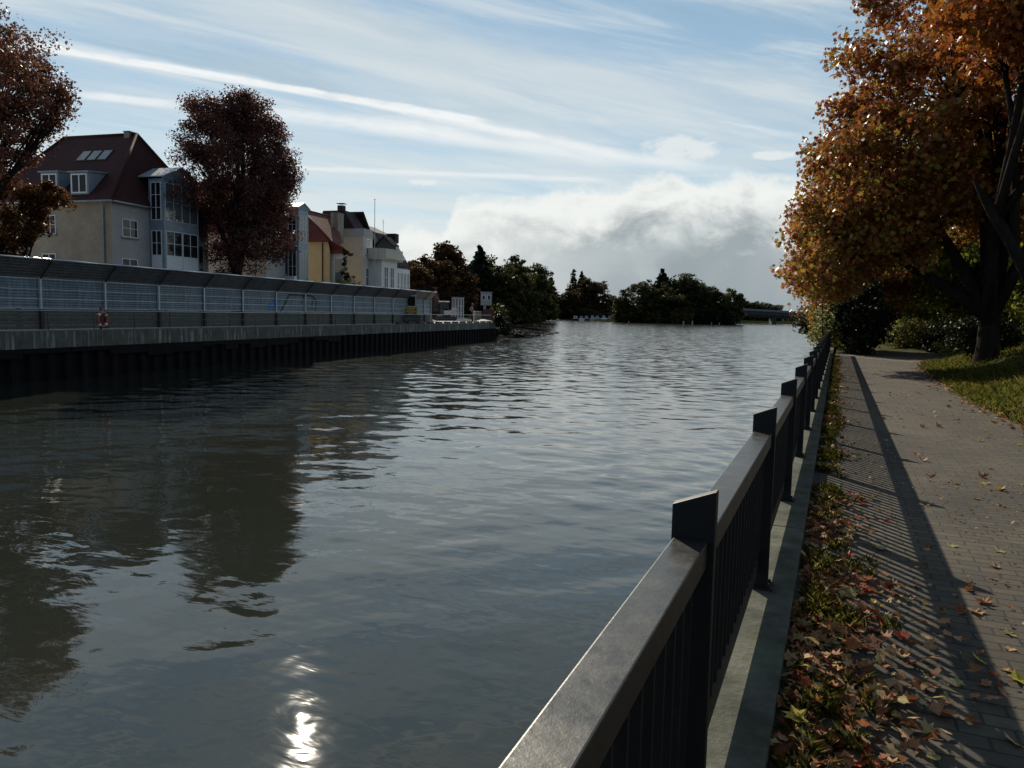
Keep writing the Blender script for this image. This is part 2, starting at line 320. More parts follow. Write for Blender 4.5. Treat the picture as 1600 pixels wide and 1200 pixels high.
def sheet(name, pts, z, mat):
    me = bpy.data.meshes.new(name); me.from_pydata([(p[0], p[1], p[2] if len(p) > 2 else z) for p in pts], [], [tuple(range(len(pts)))])
    bm = bmesh.new(); bm.from_mesh(me); bmesh.ops.triangulate(bm, faces=bm.faces[:]); bmesh.ops.recalc_face_normals(bm, faces=bm.faces); 
    if sum(f.normal.z for f in bm.faces) < 0: bmesh.ops.reverse_faces(bm, faces=bm.faces[:])
    bm.to_mesh(me); bm.free(); return link(name, me, mat)
def npmesh(name, V, nper, mat, parent=None):
    """V: (faces, nper, 3) separate polygons"""
    nf = V.shape[0]; me = bpy.data.meshes.new(name)
    me.vertices.add(nf*nper); me.vertices.foreach_set('co', V.reshape(-1).astype(np.float32))
    me.loops.add(nf*nper); me.loops.foreach_set('vertex_index', np.arange(nf*nper, dtype=np.int32))
    me.polygons.add(nf); me.polygons.foreach_set('loop_start', np.arange(0, nf*nper, nper, dtype=np.int32))
    me.update(calc_edges=True); me.validate()
    return link(name, me, mat, parent)
KITE = np.array([(0, -.5), (.34, -.05), (0, .5), (-.34, -.05)])
MAPLE = np.array([(0, -.5), (.16, -.28), (.48, -.22), (.30, .02), (.42, .26), (.13, .20), (0, .55), (-.13, .20), (-.42, .26), (-.30, .02), (-.48, -.22), (-.16, -.28)])
def unit(a): return a/(np.linalg.norm(a, axis=-1, keepdims=True)+1e-9)
def leaves(P, out, size, shape, upb=.5, outb=.5, rnd=.9, cup=.0):
    n = len(P); nrm = unit(out*outb+np.array([0, 0, upb])+rng.normal(size=(n, 3))*rnd)
    t = unit(np.cross(nrm, rng.normal(size=(n, 3)))); b = np.cross(nrm, t)
    sz = size*rng.uniform(.5, 1.4, size=(n, 1, 1))
    V = P[:, None, :]+sz*(t[:, None, :]*shape[None, :, 0, None]+b[:, None, :]*shape[None, :, 1, None])
    if cup: V = V+nrm[:, None, :]*sz*cup*(np.abs(shape[None, :, 0, None])+.5*np.abs(shape[None, :, 1, None]))
    return V
def crown_pts(lobes, clump_r, per, flat=.6, inner=.5):
    """lobes: (centre, radii, number of leaf clumps) -> leaf points, outward directions, clump centres"""
    Ps = []; Os = []; Cs = []
    for c, r, k in lobes:
        c = np.array(c, float); r = np.array(r, float)
        d = unit(rng.normal(size=(k, 3))); q = rng.uniform(inner**2, 1, size=(k, 1))**.5
        wob = 1+.16*np.sin(d[:, :1]*5+c[0])*np.cos(d[:, 2:]*4+c[1])
        cc = c+d*r*q*wob; Cs.append(cc)
        m = np.maximum(3, (per*rng.uniform(.5, 1.5, size=k))).astype(int); idx = np.repeat(np.arange(k), m)
        rr = rng.uniform(.6, 1.4, size=k)[idx][:, None]*clump_r
        off = unit(rng.normal(size=(len(idx), 3)))*rng.uniform(0, 1, size=(len(idx), 1))**.5*rr*np.array([1, 1, flat])
        Ps.append(cc[idx]+off); Os.append(unit(d[idx]+off/(rr+1e-6)*.6))
    return np.concatenate(Ps), np.concatenate(Os), np.concatenate(Cs)
def curve(p, q, bend, n=6):
    p = np.array(p, float); q = np.array(q, float); b = np.array(bend, float)
    return [p+(q-p)*t+b*math.sin(pi*t) for t in np.linspace(0, 1, n)]
def tree(name, base, height, trunk_r, lobes, clump_r, per, leaf, mat, label, cat='tree', group=None, limbs=6, shape=KITE, fork=.3, lean=(0, 0), flat=.6, inner=.5, twigs=60, upb=.5, forks=None, rot=0):
    """lobes are in metres relative to the base"""
    root = empty(name, base, rot, label, cat, group)
    P, O, Cc = crown_pts(lobes, clump_r, per, flat, inner)
    npmesh('crown', leaves(P, O, leaf, shape, upb), len(shape), mat, root)
    mb = MB(); top = np.array([lean[0], lean[1], height*fork])
    tr = curve((0, 0, -.4), top, (rng.normal()*.12, rng.normal()*.12, 0), 7)
    ext = unit((tr[-1]-tr[-2])[None])[0]; mb.tube(tr+[tr[-1]+ext*trunk_r*2, tr[-1]+ext*trunk_r*5], [trunk_r*(1.45 if i == 0 else 1.12 if i == 1 else 1-.05*i) for i in range(7)]+[trunk_r*.5, trunk_r*.12], 10)
    ends = forks if forks else []
    if not ends:
        order = rng.permutation(len(Cc))[:limbs]; ends = [Cc[i] for i in order]
    for e in ends:
        e = np.array(e, float); st = tr[-1] if rng.random() < .5 else tr[-2]
        cv = curve(st-ext*trunk_r*1.2, e, (rng.normal()*.4, rng.normal()*.4, height*.03), 7)
        mb.tube(cv, [trunk_r*k for k in (.66, .52, .42, .32, .23, .14, .06)], 8)
        dd = np.linalg.norm(Cc-e, axis=1); near = np.argsort(dd)[:max(3, twigs//max(1, len(ends)))]
        for j in near:
            k = rng.integers(2, 6); s_ = cv[k]
            if np.linalg.norm(Cc[j]-s_) > height*.5: continue
            mb.tube(curve(s_, Cc[j], rng.normal(size=3)*.2, 4), [trunk_r*.13, trunk_r*.09, trunk_r*.055, trunk_r*.025], 4, cap=False)
    mb.build('trunk', M['bark'], root)
    return root

# ------------------------------------------------------------------ sky and sun
SUN_EL = math.radians(29.6); SUN_AZ = math.radians(-38.6)            # azimuth from +Y towards +X
sl = bpy.data.lights.new('sun', 'SUN'); sl.energy = 5.0; sl.angle = math.radians(.5); sl.color = (1, .89, .72)
so = bpy.data.objects.new('sun', sl); COL.objects.link(so)
sd = Vector((math.sin(SUN_AZ)*math.cos(SUN_EL), math.cos(SUN_AZ)*math.cos(SUN_EL), math.sin(SUN_EL)))
so.rotation_euler = sd.to_track_quat('Z', 'Y').to_euler(); so.location = sd*200

def world():
    w = bpy.data.worlds.new('World'); S.world = w; w.use_nodes = True; t = w.node_tree; bg = t.nodes['Background']
    sky = t.nodes.new('ShaderNodeTexSky'); sky.sky_type = 'NISHITA'; sky.sun_disc = False
    sky.sun_elevation = SUN_EL; sky.sun_rotation = SUN_AZ; sky.air_density = 1.0; sky.dust_density = .02; sky.ozone_density = 1.2
    tc = t.nodes.new('ShaderNodeTexCoord'); D = tc.outputs['Generated']
    def m(op, a, b=None, c=None, clamp=False):
        n = t.nodes.new('ShaderNodeMath'); n.operation = op; n.use_clamp = clamp
        for i, q in enumerate((a, b, c)):
            if q is None: continue
            if isinstance(q, (int, float)): n.inputs[i].default_value = q
            else: lk(t, q, n.inputs[i])
        return n.outputs[0]
    def dot(v):
        n = t.nodes.new('ShaderNodeVectorMath'); n.operation = 'DOT_PRODUCT'; lk(t, D, n.inputs[0]); n.inputs[1].default_value = tuple(v); return n.outputs['Value']
    def smooth(x, a, b, lo=0., hi=1.):
        n = t.nodes.new('ShaderNodeMapRange'); n.interpolation_type = 'SMOOTHSTEP'; lk(t, x, n.inputs[0])
        n.inputs[1].default_value = a; n.inputs[2].default_value = b; n.inputs[3].default_value = lo; n.inputs[4].default_value = hi; return n.outputs[0]
    sp = t.nodes.new('ShaderNodeSeparateXYZ'); lk(t, D, sp.inputs[0])
    az = m('ARCTAN2', sp.outputs[0], sp.outputs[1]); el = m('ARCSINE', sp.outputs[2])
    def ae(x, y): d = ray(x, y); d = d/np.linalg.norm(d); return math.atan2(d[0], d[1]), math.asin(d[2])
    def vec(a, b, c=0.):
        n = t.nodes.new('ShaderNodeCombineXYZ')
        for i, q in enumerate((a, b, c)):
            if isinstance(q, (int, float)): n.inputs[i].default_value = q
            else: lk(t, q, n.inputs[i])
        return n.outputs[0]
    def mix(f, a, b):
        n = t.nodes.new('ShaderNodeMixRGB')
        lk(t, f, n.inputs[0])
        for i, q in ((1, a), (2, b)):
            if isinstance(q, tuple): n.inputs[i].default_value = (*q, 1)
            else: lk(t, q, n.inputs[i])
        return n.outputs[0]
    col = sky.outputs[0]
    K = world.K
    # cirrus veils: stretched bands that fan along the wind
    wind = ray(1260, 300)-ray(100, 40); wind /= np.linalg.norm(wind); cross = np.cross(wind, ray(700, 150)); cross /= np.linalg.norm(cross)
    s1 = dot(wind); s2 = dot(cross); s3 = dot(np.cross(wind, cross))
    nA = noise(t, vec(m('MULTIPLY', s1, 1.6), m('MULTIPLY', s2, 11), m('MULTIPLY', s3, .8)), 1.0, 7, .55, .6)
    nB = noise(t, vec(m('MULTIPLY', s1, 6), m('MULTIPLY', s2, 26), 3.), 1.0, 6, .65, .4)
    cir = m('ADD', m('MULTIPLY', nA, .75), m('MULTIPLY', nB, .25))
    val = t.nodes.new('ShaderNodeValue'); val.outputs[0].default_value = .5
    col = mix(val.outputs[0], col, (K*.40, K*.575, K*.64))
    cirf = smooth(cir, .42, .64, .0, .62)
    col = mix(cirf, col, (K*.72, K*.80, K*.82))
    nS = noise(t, vec(m('MULTIPLY', s1, 3.2), m('MULTIPLY', s2, 34), m('MULTIPLY', s3, 2)), 1.0, 6, .6, .5)
    col = mix(smooth(nS, .44, .70, 0, .58), col, (K*.84, K*.90, K*.91))
    col = mix(smooth(nS, .46, .28, 0, .30), col, (K*.30, K*.46, K*.58))
    # veil low over the horizon in flat streaks
    nH = noise(t, vec(m('MULTIPLY', az, 2.2), m('MULTIPLY', el, 42), 7.), 1.0, 5, .55, .3)
    low = smooth(el, .06, .31, 1, 0)
    lowf = m('MULTIPLY', low, smooth(nH, .34, .60, .42, .97))
    col = mix(lowf, col, (K*.84, K*.90, K*.905))
    # condensation trails: straight bands on great circles
    def trail(p, q, w, ta, tb, soft, amt, fr=40, wob=.004):
        a = ray(*p); b = ray(*q); a = a/np.linalg.norm(a); b = b/np.linalg.norm(b); n = np.cross(a, b); n /= np.linalg.norm(n)
        al = b-a; al /= np.linalg.norm(al); x = dot(al); A0, A1 = float(np.dot(a, al)), float(np.dot(b, al))
        nz = noise(t, vec(m('MULTIPLY', x, fr*.35), m('MULTIPLY', dot(n), fr*1.4), 1.), 1.0, 6, .62)
        dd = m('ADD', dot(n), m('MULTIPLY', m('SUBTRACT', nz, .5), wob*2))
        ww = t.nodes.new('ShaderNodeMapRange'); lk(t, x, ww.inputs[0]); ww.inputs[1].default_value = A0; ww.inputs[2].default_value = A1; ww.inputs[3].default_value = w[0]; ww.inputs[4].default_value = w[1]
        r = m('DIVIDE', m('ABSOLUTE', dd), ww.outputs[0])
        band = smooth(r, soft, 1.25, 1, 0)
        ends = m('MULTIPLY', smooth(x, A0-ta, A0+ta, 0, 1), smooth(x, A1-tb, A1+tb*.3, 1, 0))
        nn = smooth(nz, .28, .6, .45, 1)
        fr_ = m('MULTIPLY', m('MULTIPLY', band, ends), m('MULTIPLY', nn, amt), clamp=True)
        return fr_
    W = (K*1.02, K*1.05, K*1.05)
    for tr in (trail((20, 66), (770, 192), (.0040, .0056), .03, .03, .45, 1.0, 60, .003),
               trail((60, 68), (500, 146), (.010, .006), .03, .1, .0, .55),
               trail((560, 160), (985, 244), (.0045, .007), .05, .05, .2, .8, 60, .004),
               trail((640, 168), (860, 222), (.005, .012), .05, .05, .0, .5),
               trail((120, 147), (300, 166), (.0048, .006), .02, .05, .3, .8),
               trail((380, 172), (800, 222), (.009, .016), .05, .1, .0, .75, 60, .006),
               trail((560, 190), (1000, 262), (.010, .010), .05, .08, .0, .55),
               trail((440, 262), (1000, 284), (.003, .005), .03, .1, .1, .6),
               trail((800, 225), (1180, 270), (.007, .012), .05, .1, .0, .6),
               trail((1130, 190), (1290, 222), (.002, .006), .03, .1, .0, .45)):
        col = mix(tr, col, W)
    # the broad diagonal veil above the trails
    col = mix(trail((330, 10), (1290, 195), (.055, .050), .15, .15, .0, .42, 14, .02), col, (K*.78, K*.84, K*.86))
    # cumulus bank standing over the far bank
    xs = [430, 560, 600, 640, 690, 715, 760, 840, 950, 1050, 1150, 1260, 1500, 1900]
    ys = [480, 400, 362, 350, 366, 318, 303, 300, 292, 276, 276, 285, 290, 300]
    pr = [ae(x, y) for x, y in zip(xs, ys)]
    a0, a1 = pr[0][0]-.02, pr[-1][0]+.02
    fa = m('DIVIDE', m('SUBTRACT', az, a0), a1-a0)
    rp = ramp(t, fa, [((a-a0)/(a1-a0), max(0, e)/.3) for a, e in pr])
    top = m('MULTIPLY', rp.outputs[0], .3)
    c1 = noise(t, vec(m('MULTIPLY', az, 13), m('MULTIPLY', el, 20), 2.), 1.0, 8, .6, .4)
    c2 = noise(t, vec(m('MULTIPLY', az, 45), m('MULTIPLY', el, 60), 5.), 1.0, 6, .6, .3)
    edge = m('ADD', m('MULTIPLY', m('SUBTRACT', c1, .5), .055), m('MULTIPLY', m('SUBTRACT', c2, .5), .020))
    dep = m('ADD', m('SUBTRACT', top, el), edge)                     # depth below the bank's upper rim, radians
    mask = m('MULTIPLY', smooth(dep, -.006, .013), smooth(az, *[ae(x, 380)[0] for x in (560, 640)]))
    mask = m('MULTIPLY', mask, smooth(az, 1.2, .6, 0, 1))
    lit = m('ADD', dep, m('MULTIPLY', m('SUBTRACT', c1, .5), .115))
    left = smooth(az, *[ae(x, 400)[0] for x in (640, 1000)])
    shade = m('MULTIPLY', smooth(lit, .012, .085), m('MULTIPLY_ADD', left, .60, .40))
    nG = noise(t, vec(m('MULTIPLY', az, 7), m('MULTIPLY', el, 9), 9.), 1.0, 5, .5, .5)
    grey = mix(smooth(nG, .35, .7), (K*.37, K*.43, K*.46), (K*.52, K*.58, K*.60))
    cl = mix(shade, (K*1.0, K*1.03, K*1.0), grey)
    col = mix(mask, col, cl)
    # two small puffs above the bank
    for (px, py, rx, ry) in ((1060, 232, .055, .016), (1205, 243, .03, .006), (660, 285, .022, .004)):
        a, e = ae(px, py)
        r = m('ADD', m('POWER', m('ABSOLUTE', m('DIVIDE', m('SUBTRACT', az, a), rx)), 2.), m('POWER', m('ABSOLUTE', m('DIVIDE', m('SUBTRACT', el, e), ry)), 2.))
        pf = smooth(m('ADD', r, m('MULTIPLY', m('SUBTRACT', m('ADD', m('MULTIPLY', c1, .5), m('MULTIPLY', c2, .5)), .5), 4.5)), .1, 1.0, .75, 0)
        col = mix(pf, col, (K*.95, K*.98, K*.97))
    # unseen sky behind the camera and overhead is dimmed and blued to deepen shadows
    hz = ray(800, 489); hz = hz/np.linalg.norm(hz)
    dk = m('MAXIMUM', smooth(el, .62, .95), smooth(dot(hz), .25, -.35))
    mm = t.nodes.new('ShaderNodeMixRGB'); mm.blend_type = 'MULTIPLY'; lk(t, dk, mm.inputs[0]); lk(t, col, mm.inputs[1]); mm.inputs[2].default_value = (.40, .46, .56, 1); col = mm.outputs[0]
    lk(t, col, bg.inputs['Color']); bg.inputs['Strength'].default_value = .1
world.K = 8.0
world()
S.view_settings.view_transform = 'Standard'; S.view_settings.look = 'None'; S.view_settings.exposure = .13; S.view_settings.gamma = 1
S.cycles.use_denoising = True
S.cycles.max_bounces = 6; S.cycles.diffuse_bounces = 3; S.cycles.glossy_bounces = 3; S.cycles.transmission_bounces = 4; S.cycles.transparent_max_bounces = 4
S.cycles.sample_clamp_indirect = 6

# ------------------------------------------------------------------ setting: water and ground
def water_mesh():
    """the river surface: a fan of ever larger cells with real ripples on it"""
    R_ = 3.0*np.exp(np.arange(0, 1290)*.004); A_ = np.radians(np.linspace(-78, 16, 640)); R_ = R_[R_ < 480]
    r, a = np.meshgrid(R_, A_, indexing='ij'); x = (r*np.sin(a)).astype(np.float32); y = (r*np.cos(a)).astype(np.float32)
    cell = np.maximum(.004*r, .0026*r*1.0); h = np.zeros_like(x); g = np.random.default_rng(21); NW = 84
    lam = np.exp(g.uniform(np.log(.22), np.log(3.4), NW)); th = -YAW*0+np.arctan2(fw[1], fw[0])+g.normal(size=NW)*.55+np.where(g.random(NW) < .25, 1.0, 0); ph = g.uniform(0, 6.28, NW)
    SIG = .058
    for l, t_, p_ in zip(lam, th, ph):
        k = 2*pi/l; w = np.clip((l/cell-3)/3, 0, 1); gust = 1+.45*np.sin(x*.11*math.cos(p_*3)+y*.09*math.sin(p_*3)+p_)
        h += (w*gust*SIG*1.414/(k*math.sqrt(NW))*np.sin(k*(x*math.cos(t_)+y*math.sin(t_))+p_)).astype(np.float32)
    calm = np.interp(r, [3, 9, 22, 60, 400, 470], [.20, .32, .62, .92, 1.0, 0]); patch = .78+.32*np.sin(x*.13+y*.05)*np.sin(y*.085-x*.04)
    h = h*calm*patch
    nr, na = x.shape; me = bpy.data.meshes.new('water'); me.vertices.add(nr*na); me.vertices.foreach_set('co', np.stack([x, y, h], -1).reshape(-1).astype(np.float32))
    i = np.arange(nr*na).reshape(nr, na); q = np.stack([i[:-1, :-1], i[:-1, 1:], i[1:, 1:], i[1:, :-1]], -1).reshape(-1, 4)[:, ::-1]
    nf = len(q); me.loops.add(nf*4); me.loops.foreach_set('vertex_index', q.reshape(-1).astype(np.int32)); me.polygons.add(nf); me.polygons.foreach_set('loop_start', np.arange(0, nf*4, 4, dtype=np.int32))
    me.polygons.foreach_set('use_smooth', np.ones(nf, dtype=bool)); me.update(calc_edges=True)
    o = link('water', me, M['water'])
    if me.polygons[0].normal.z < 0: me.flip_normals()
    return o
struct(water_mesh())
struct(sheet('water', [(-2500, -400), (2500, -400), (2500, 4500), (-2500, 4500)], -.10, M['water']))
def s01(a): a = max(0., min(1., a)); return a*a*(3-2*a)
EDGE = [(-20, 3.2), (8, 3.0), (14, 2.75), (17.1, 2.5), (21.7, 2.58), (28.5, 2.7), (32.8, 3.0), (34.5, 3.6), (36, 5.5), (37.5, 9)]
def xe(y): return float(np.interp(y, [e[0] for e in EDGE], [e[1] for e in EDGE]))
def gz(x, y):
    """height of the right bank: level by the path, a mown bank beyond it"""
    if y < 38:
        d = x-xe(y); r = s01(d/3.0)*.82*s01((38-y)/5)*s01((y+25)/15)
    else: r = 0
    if y > 43: r += s01((y-43)/8)*s01((x-1)/3)*.25
    r2 = .06*math.sin(x*1.3+y*.4)*math.cos(y*.9-x*.3)*s01((x-xe(min(y, 37))-.3)/1.5) if y < 38 else 0
    return PZ-.02+r+r2
gx = np.concatenate([np.linspace(-.2, 12, 50), np.linspace(13, 60, 12)]); gy = np.concatenate([np.linspace(-25, 60, 150), np.linspace(63, 400, 24)])
gv = [(x, y, gz(x, y)) for y in gy for x in gx]; nx = len(gx)
gf = [(j*nx+i, j*nx+i+1, (j+1)*nx+i+1, (j+1)*nx+i) for j in range(len(gy)-1) for i in range(nx-1)]
mb = MB(); mb.add(gv, gf, 0, True); struct(mb.build('right_bank_ground', M['turf']))
pathpts = [(.02, -20)]+[(.02, y) for y in (0, 10, 20, 30, 36)]
struct(sheet('brick_path', [(-.16, -20), (-.16, 36.2)]+[(xe(y), y) for y in (36.2-3.6, 31, 28.5, 25, 21.7, 19, 17.1, 15.5, 14, 11, 8, 0, -20)], PZ+.004, M['pavers']))
struct(sheet('asphalt_path', [(-.1, 36.2), (-.1, 39), (.8, 44), (2.2, 52), (3.4, 62), (5.6, 62), (5.2, 53), (5.8, 46.5), (9, 43), (14, 41.5), (14, 37.2), (9, 37.0), (5.2, 36.2), (3.4, 34.1), (xe(32.6), 32.6)], PZ+.008, M['asphalt']))

# embankment wall and its kerb under the railing
t_ = empty('embankment_wall', (-.33, 10, 0), 0, 'rough concrete kerb and river wall carrying the railing beside the brick path', 'wall')
mb = MB(); ys = np.linspace(-22, 400, 240)
prof = [(-.16, -1.2), (-.16, 2.74), (.175, 2.74), (.175, -1.2)]
mb.box((-.14, -32, -1.2), (.12, 390, 2.66)); mb.build('wall_face', M['quayconc'], t_)
mb = MB()
for k in range(14):                                                # kerb cast in lengths with thin joints
    y0 = -12+k*4.44; mb.box((-.17, y0-10+.006, 2.662), (.185, y0+4.44-10-.006, 2.812))
mb.build('kerb', M['kerb'], t_, .012)

# ------------------------------------------------------------------ railing
RX = -.347; P0 = -.08; SP = 2.235; NB = 17
rail = empty('railing', (RX, 0, 2.81), 0, 'dark steel railing with sloped post tops between the river and the path', 'railing')
postme = None
for k in range(-1, NB+1):
    y = P0+k*SP
    mb = MB()
    a, b = -.055, .065                                             # slanting head, low on the river side
    pf = [(a, 0, 0), (b, 0, 0), (b, 0, 1.012), (a, 0, .965)]
    mb.prism([(p[0], -.022, p[2]) for p in pf], (0, .044, 0)); mb.box((a-.03, -.07, -.0), (b+.03, .07, .012))
    for sx in (-1, 1):
        for sy in (-1, 1): mb.tube([(sx*.065+.005, sy*.05, .012), (sx*.065+.005, sy*.05, .03)], .009, 6)
    if postme is None: o = mb.build('post', M['blacksteel'], rail, .0025); postme = o.data
    else: o = bpy.data.objects.new('post', postme); COL.objects.link(o); o.parent = rail
    o.location = (0, y, 0)
mb = MB(); mb.box((-.048, .024, .795), (.047, SP-.024, .872)); railme = mb.build('top_rail', M['railsteel'], rail, .004).data
mb = MB(); mb.box((-.012, .024, .085), (.012, SP-.024, .205)); mb.box((-.03, .024, .775), (.03, SP-.024, .7935))
nbal = 19
for i in range(nbal):
    y = .024+(SP-.048)*(i+.5)/nbal; mb.box((-.020, y-.006, .206), (.020, y+.006, .775))
balme = mb.build('baluster_panel', M['blacksteel'], rail).data
for k in range(-1, NB):
    for me, nm in ((railme, 'top_rail'), (balme, 'baluster_panel')):
        if k == -1: o = [c for c in rail.children if c.data is me][0]
        else: o = bpy.data.objects.new(nm, me); COL.objects.link(o); o.parent = rail
        o.location = (0, P0+k*SP, 0)

# ------------------------------------------------------------------ leaf litter, grass, fallen leaves
def on_path(n, dens):
    """points on the strip, denser near the kerb"""
    pts = []
    while len(pts) < n:
        y = 1.2+(rng.random()**1.8)*34; x = -.13+abs(rng.normal())*dens(y)
        if x < xe(y) and x < 3.2: pts.append((x, y))
    return np.array(pts)
def flat_leaves(xy, size, z0, tilt, shape, cup):
    n = len(xy); P = np.column_stack([xy, np.zeros(n)]); nrm = unit(np.column_stack([rng.normal(size=(n, 2))*tilt, np.ones(n)]))
    a = rng.uniform(0, 2*pi, n); t = np.column_stack([np.cos(a), np.sin(a), np.zeros(n)]); t = unit(t-nrm*(t*nrm).sum(1, keepdims=True)); b = np.cross(nrm, t)
    sz = size*rng.uniform(.6, 1.35, size=(n, 1, 1)); sh = shape
    V = P[:, None, :]+sz*(t[:, None, :]*sh[None, :, 0, None]+b[:, None, :]*sh[None, :, 1, None])
    r = np.abs(sh[:, 0])+.4*np.abs(sh[:, 1]); cp = cup*rng.uniform(-.4, 1.3, size=(n, 1)); V[:, :, 2] += (sz[:, :, 0]*cp*r[None, :])
    V[:, :, 2] += z0+rng.uniform(.002, .03, size=(n, 1))-np.minimum(0, V[:, :, 2].min(axis=1))[:, None]
    return V
def verge_w(y): return .30 if y < 5.5 else .18
xy = on_path(8500, lambda y: verge_w(y)); xy = xy[xy[:, 0] < np.interp(xy[:, 1], [2, 4, 6, 8, 36], [.8, .85, .75, .5, .3])]
clump = np.sin(xy[:, 1]*2.1)+np.sin(xy[:, 1]*5.3+xy[:, 0]*4)+rng.normal(size=len(xy))*.9; xy = xy[clump > np.where(xy[:, 1] > 6.5, .75, -.5)]
OVAL = np.array([(math.sin(a)*(.26+.05*math.sin(3*a)), -.5*math.cos(a)) for a in np.linspace(0, 2*pi, 13)[:-1]])
RAG = np.array([(0, -.5), (.2, -.36), (.34, -.3), (.28, -.1), (.5, .08), (.2, .18), (.08, .5), (-.1, .22), (-.3, .34), (-.26, .05), (-.44, -.1), (-.2, -.3)])
kk_ = rng.integers(0, 4, len(xy)); V = np.concatenate([flat_leaves(xy[kk_ == i], (.066, .052, .066, .055)[i], PZ+.004, .36, (MAPLE, OVAL, RAG, RAG)[i], (.7, 1.0, .8, 1.2)[i]) for i in range(4)])
y2 = rng.uniform(8, 36, 700); x2 = np.array([xe(y) for y in y2])+rng.normal(size=700)*.14-.05
V2 = flat_leaves(np.column_stack([x2, y2]), .09, PZ+.012, .35, MAPLE, .5)
tag(npmesh('leaf_litter', np.concatenate([V, V2]), 12, M['lf_litter']), 'drift of brown and rust fallen leaves along the kerb and path edge', 'leaf litter', None, 'stuff')
# small dry bits all over the paving
n = 5200; y3 = 1.5+rng.random(n)**1.5*34; x3 = rng.uniform(.1, 1, n)*np.array([xe(y) for y in y3])
k = (np.sin(x3*2.3+y3*.7)+np.sin(y3*1.9-x3)+rng.normal(size=n)*.8) > .1
tag(npmesh('leaf_crumbs', flat_leaves(np.column_stack([x3, y3])[k], .03, PZ+.004, .3, KITE, .5), 4, M['lf_litter']), 'crumbled bits of dry leaves scattered over the paving', 'leaf litter', None, 'stuff')
# grass tufts
def blades(P, hgt, w, lean=.5):
    n = len(P); a = rng.uniform(0, 2*pi, n); h = hgt*rng.uniform(.5, 1.4, n); ln = rng.uniform(0, lean, n)*h
    t = np.column_stack([np.cos(a+1.57), np.sin(a+1.57), np.zeros(n)])*w/2; d = np.column_stack([np.cos(a)*ln, np.sin(a)*ln, h])
    m = np.column_stack([np.cos(a)*ln*.3, np.sin(a)*ln*.3, h*.6])
    return np.stack([P-t, P+t, P+m+t*.7, P+d, P+m-t*.7], axis=1)
def tufts(n, yr, xf, per, spread):
    c = []
    while len(c) < n:
        y = yr[0]+rng.random()**1.6*(yr[1]-yr[0]); x = xf(y)
        if math.sin(y*2.7+1)+math.sin(y*6.1)+rng.normal()*.7 > -.1: c.append((x, y, PZ))
    c = np.repeat(np.array(c), per, axis=0); c[:, :2] += rng.normal(size=(len(c), 2))*spread; return c
Pv = tufts(620, (1.8, 36), lambda y: -.10+abs(rng.normal())*(.09 if y > 6 else .16), 34, .032)
Pv = Pv[Pv[:, 0] > -.15]
tag(npmesh('verge_grass', blades(Pv, .06, .003, 1.0), 5, M['grassblade']), 'thin uneven strip of grass tufts growing along the kerb', 'grass', None, 'stuff')
n = 52000; y = 9+rng.random(n)**1.3*29; x = np.array([xe(v) for v in y])+rng.random(n)**1.4*6.5+rng.normal(size=n)*.05
zz = np.array([gz(a, b) for a, b in zip(x, y)])
pat = np.sin(x*1.1+y*.5)+np.sin(y*.8-x*.6)+np.sin(x*2.3+1)*.5+rng.normal(size=n)*.8 > -1.2
tag(npmesh('lawn_grass', blades(np.column_stack([x, y, zz])[pat], .13, .014, 1.0), 5, M['grassblade']), 'shaggy grass bank rising beside the brick path', 'grass', None, 'stuff')

def leaf_mesh(seed, curl):
    r = np.random.default_rng(seed); pts = []
    lob = MAPLE*np.array([1, 1])+r.normal(size=MAPLE.shape)*.035
    bm = bmesh.new(); c = bm.verts.new((0, -.05, 0)); vs = []
    m = len(lob)
    for i in range(m):
        p = lob[i]*(1+r.normal()*.06); q = lob[(i+1) % m]; mid = (p+q)/2*(1+r.normal()*.05)
        for s in (p, mid): vs.append(bm.verts.new((s[0], s[1], curl*(abs(s[0])**1.4)*(1.1+.5*math.sin(5*s[1]+seed))+curl*.4*s[1]*s[1]+r.normal()*.012)))
    for i in range(len(vs)): bm.faces.new((c, vs[i], vs[(i+1) % len(vs)]))
    a = bm.verts.new((.006, -.5, .0)); b = bm.verts.new((-.006, -.5, 0)); d = bm.verts.new((.03, -.86, .05)); e = bm.verts.new((.018, -.86, .05)); bm.faces.new((a, d, e, b))
    z = min(v.co.z for v in bm.verts)
    for v in bm.verts: v.co.z -= z
    me = bpy.data.meshes.new('fallen_leaf'); bm.to_mesh(me); bm.free(); return me
KIND = [('lfg_brown', 'curled brown maple leaf lying on the brick paving', 'brown leaves on the paving', .75),
        ('lfg_tan', 'pale tan maple leaf lying on the brick paving', 'tan leaves on the paving', .6),
        ('lfg_yellow', 'yellow maple leaf lying on the paving by the railing shadow', 'yellow leaves on the paving', .35),
        ('lfg_red', 'red brown maple leaf in the litter by the kerb', 'red leaves by the kerb', .6),
        ('lfg_green', 'greenish grey maple leaf lying flat near the kerb', 'greenish leaves near the kerb', .25)]
LM = {}
for ki, (mk, lab, grp, cu) in enumerate(KIND):
    LM[ki] = []
    for sd in range(3): me = leaf_mesh(ki*10+sd, cu*(.6+.4*sd)); me.materials.append(M[mk]); LM[ki].append(me)
def put_leaf(x, y, ki, size, z=0.006):
    o = bpy.data.objects.new('fallen_leaf', LM[ki][rng.integers(0, 3)]); COL.objects.link(o)
    o.location = (x, y, PZ+z); o.rotation_euler = (rng.normal()*.16, rng.normal()*.16, rng.uniform(0, 6.28)); o.scale = (size,)*3
    return tag(o, KIND[ki][1], 'leaf', KIND[ki][2])
cnt = 0
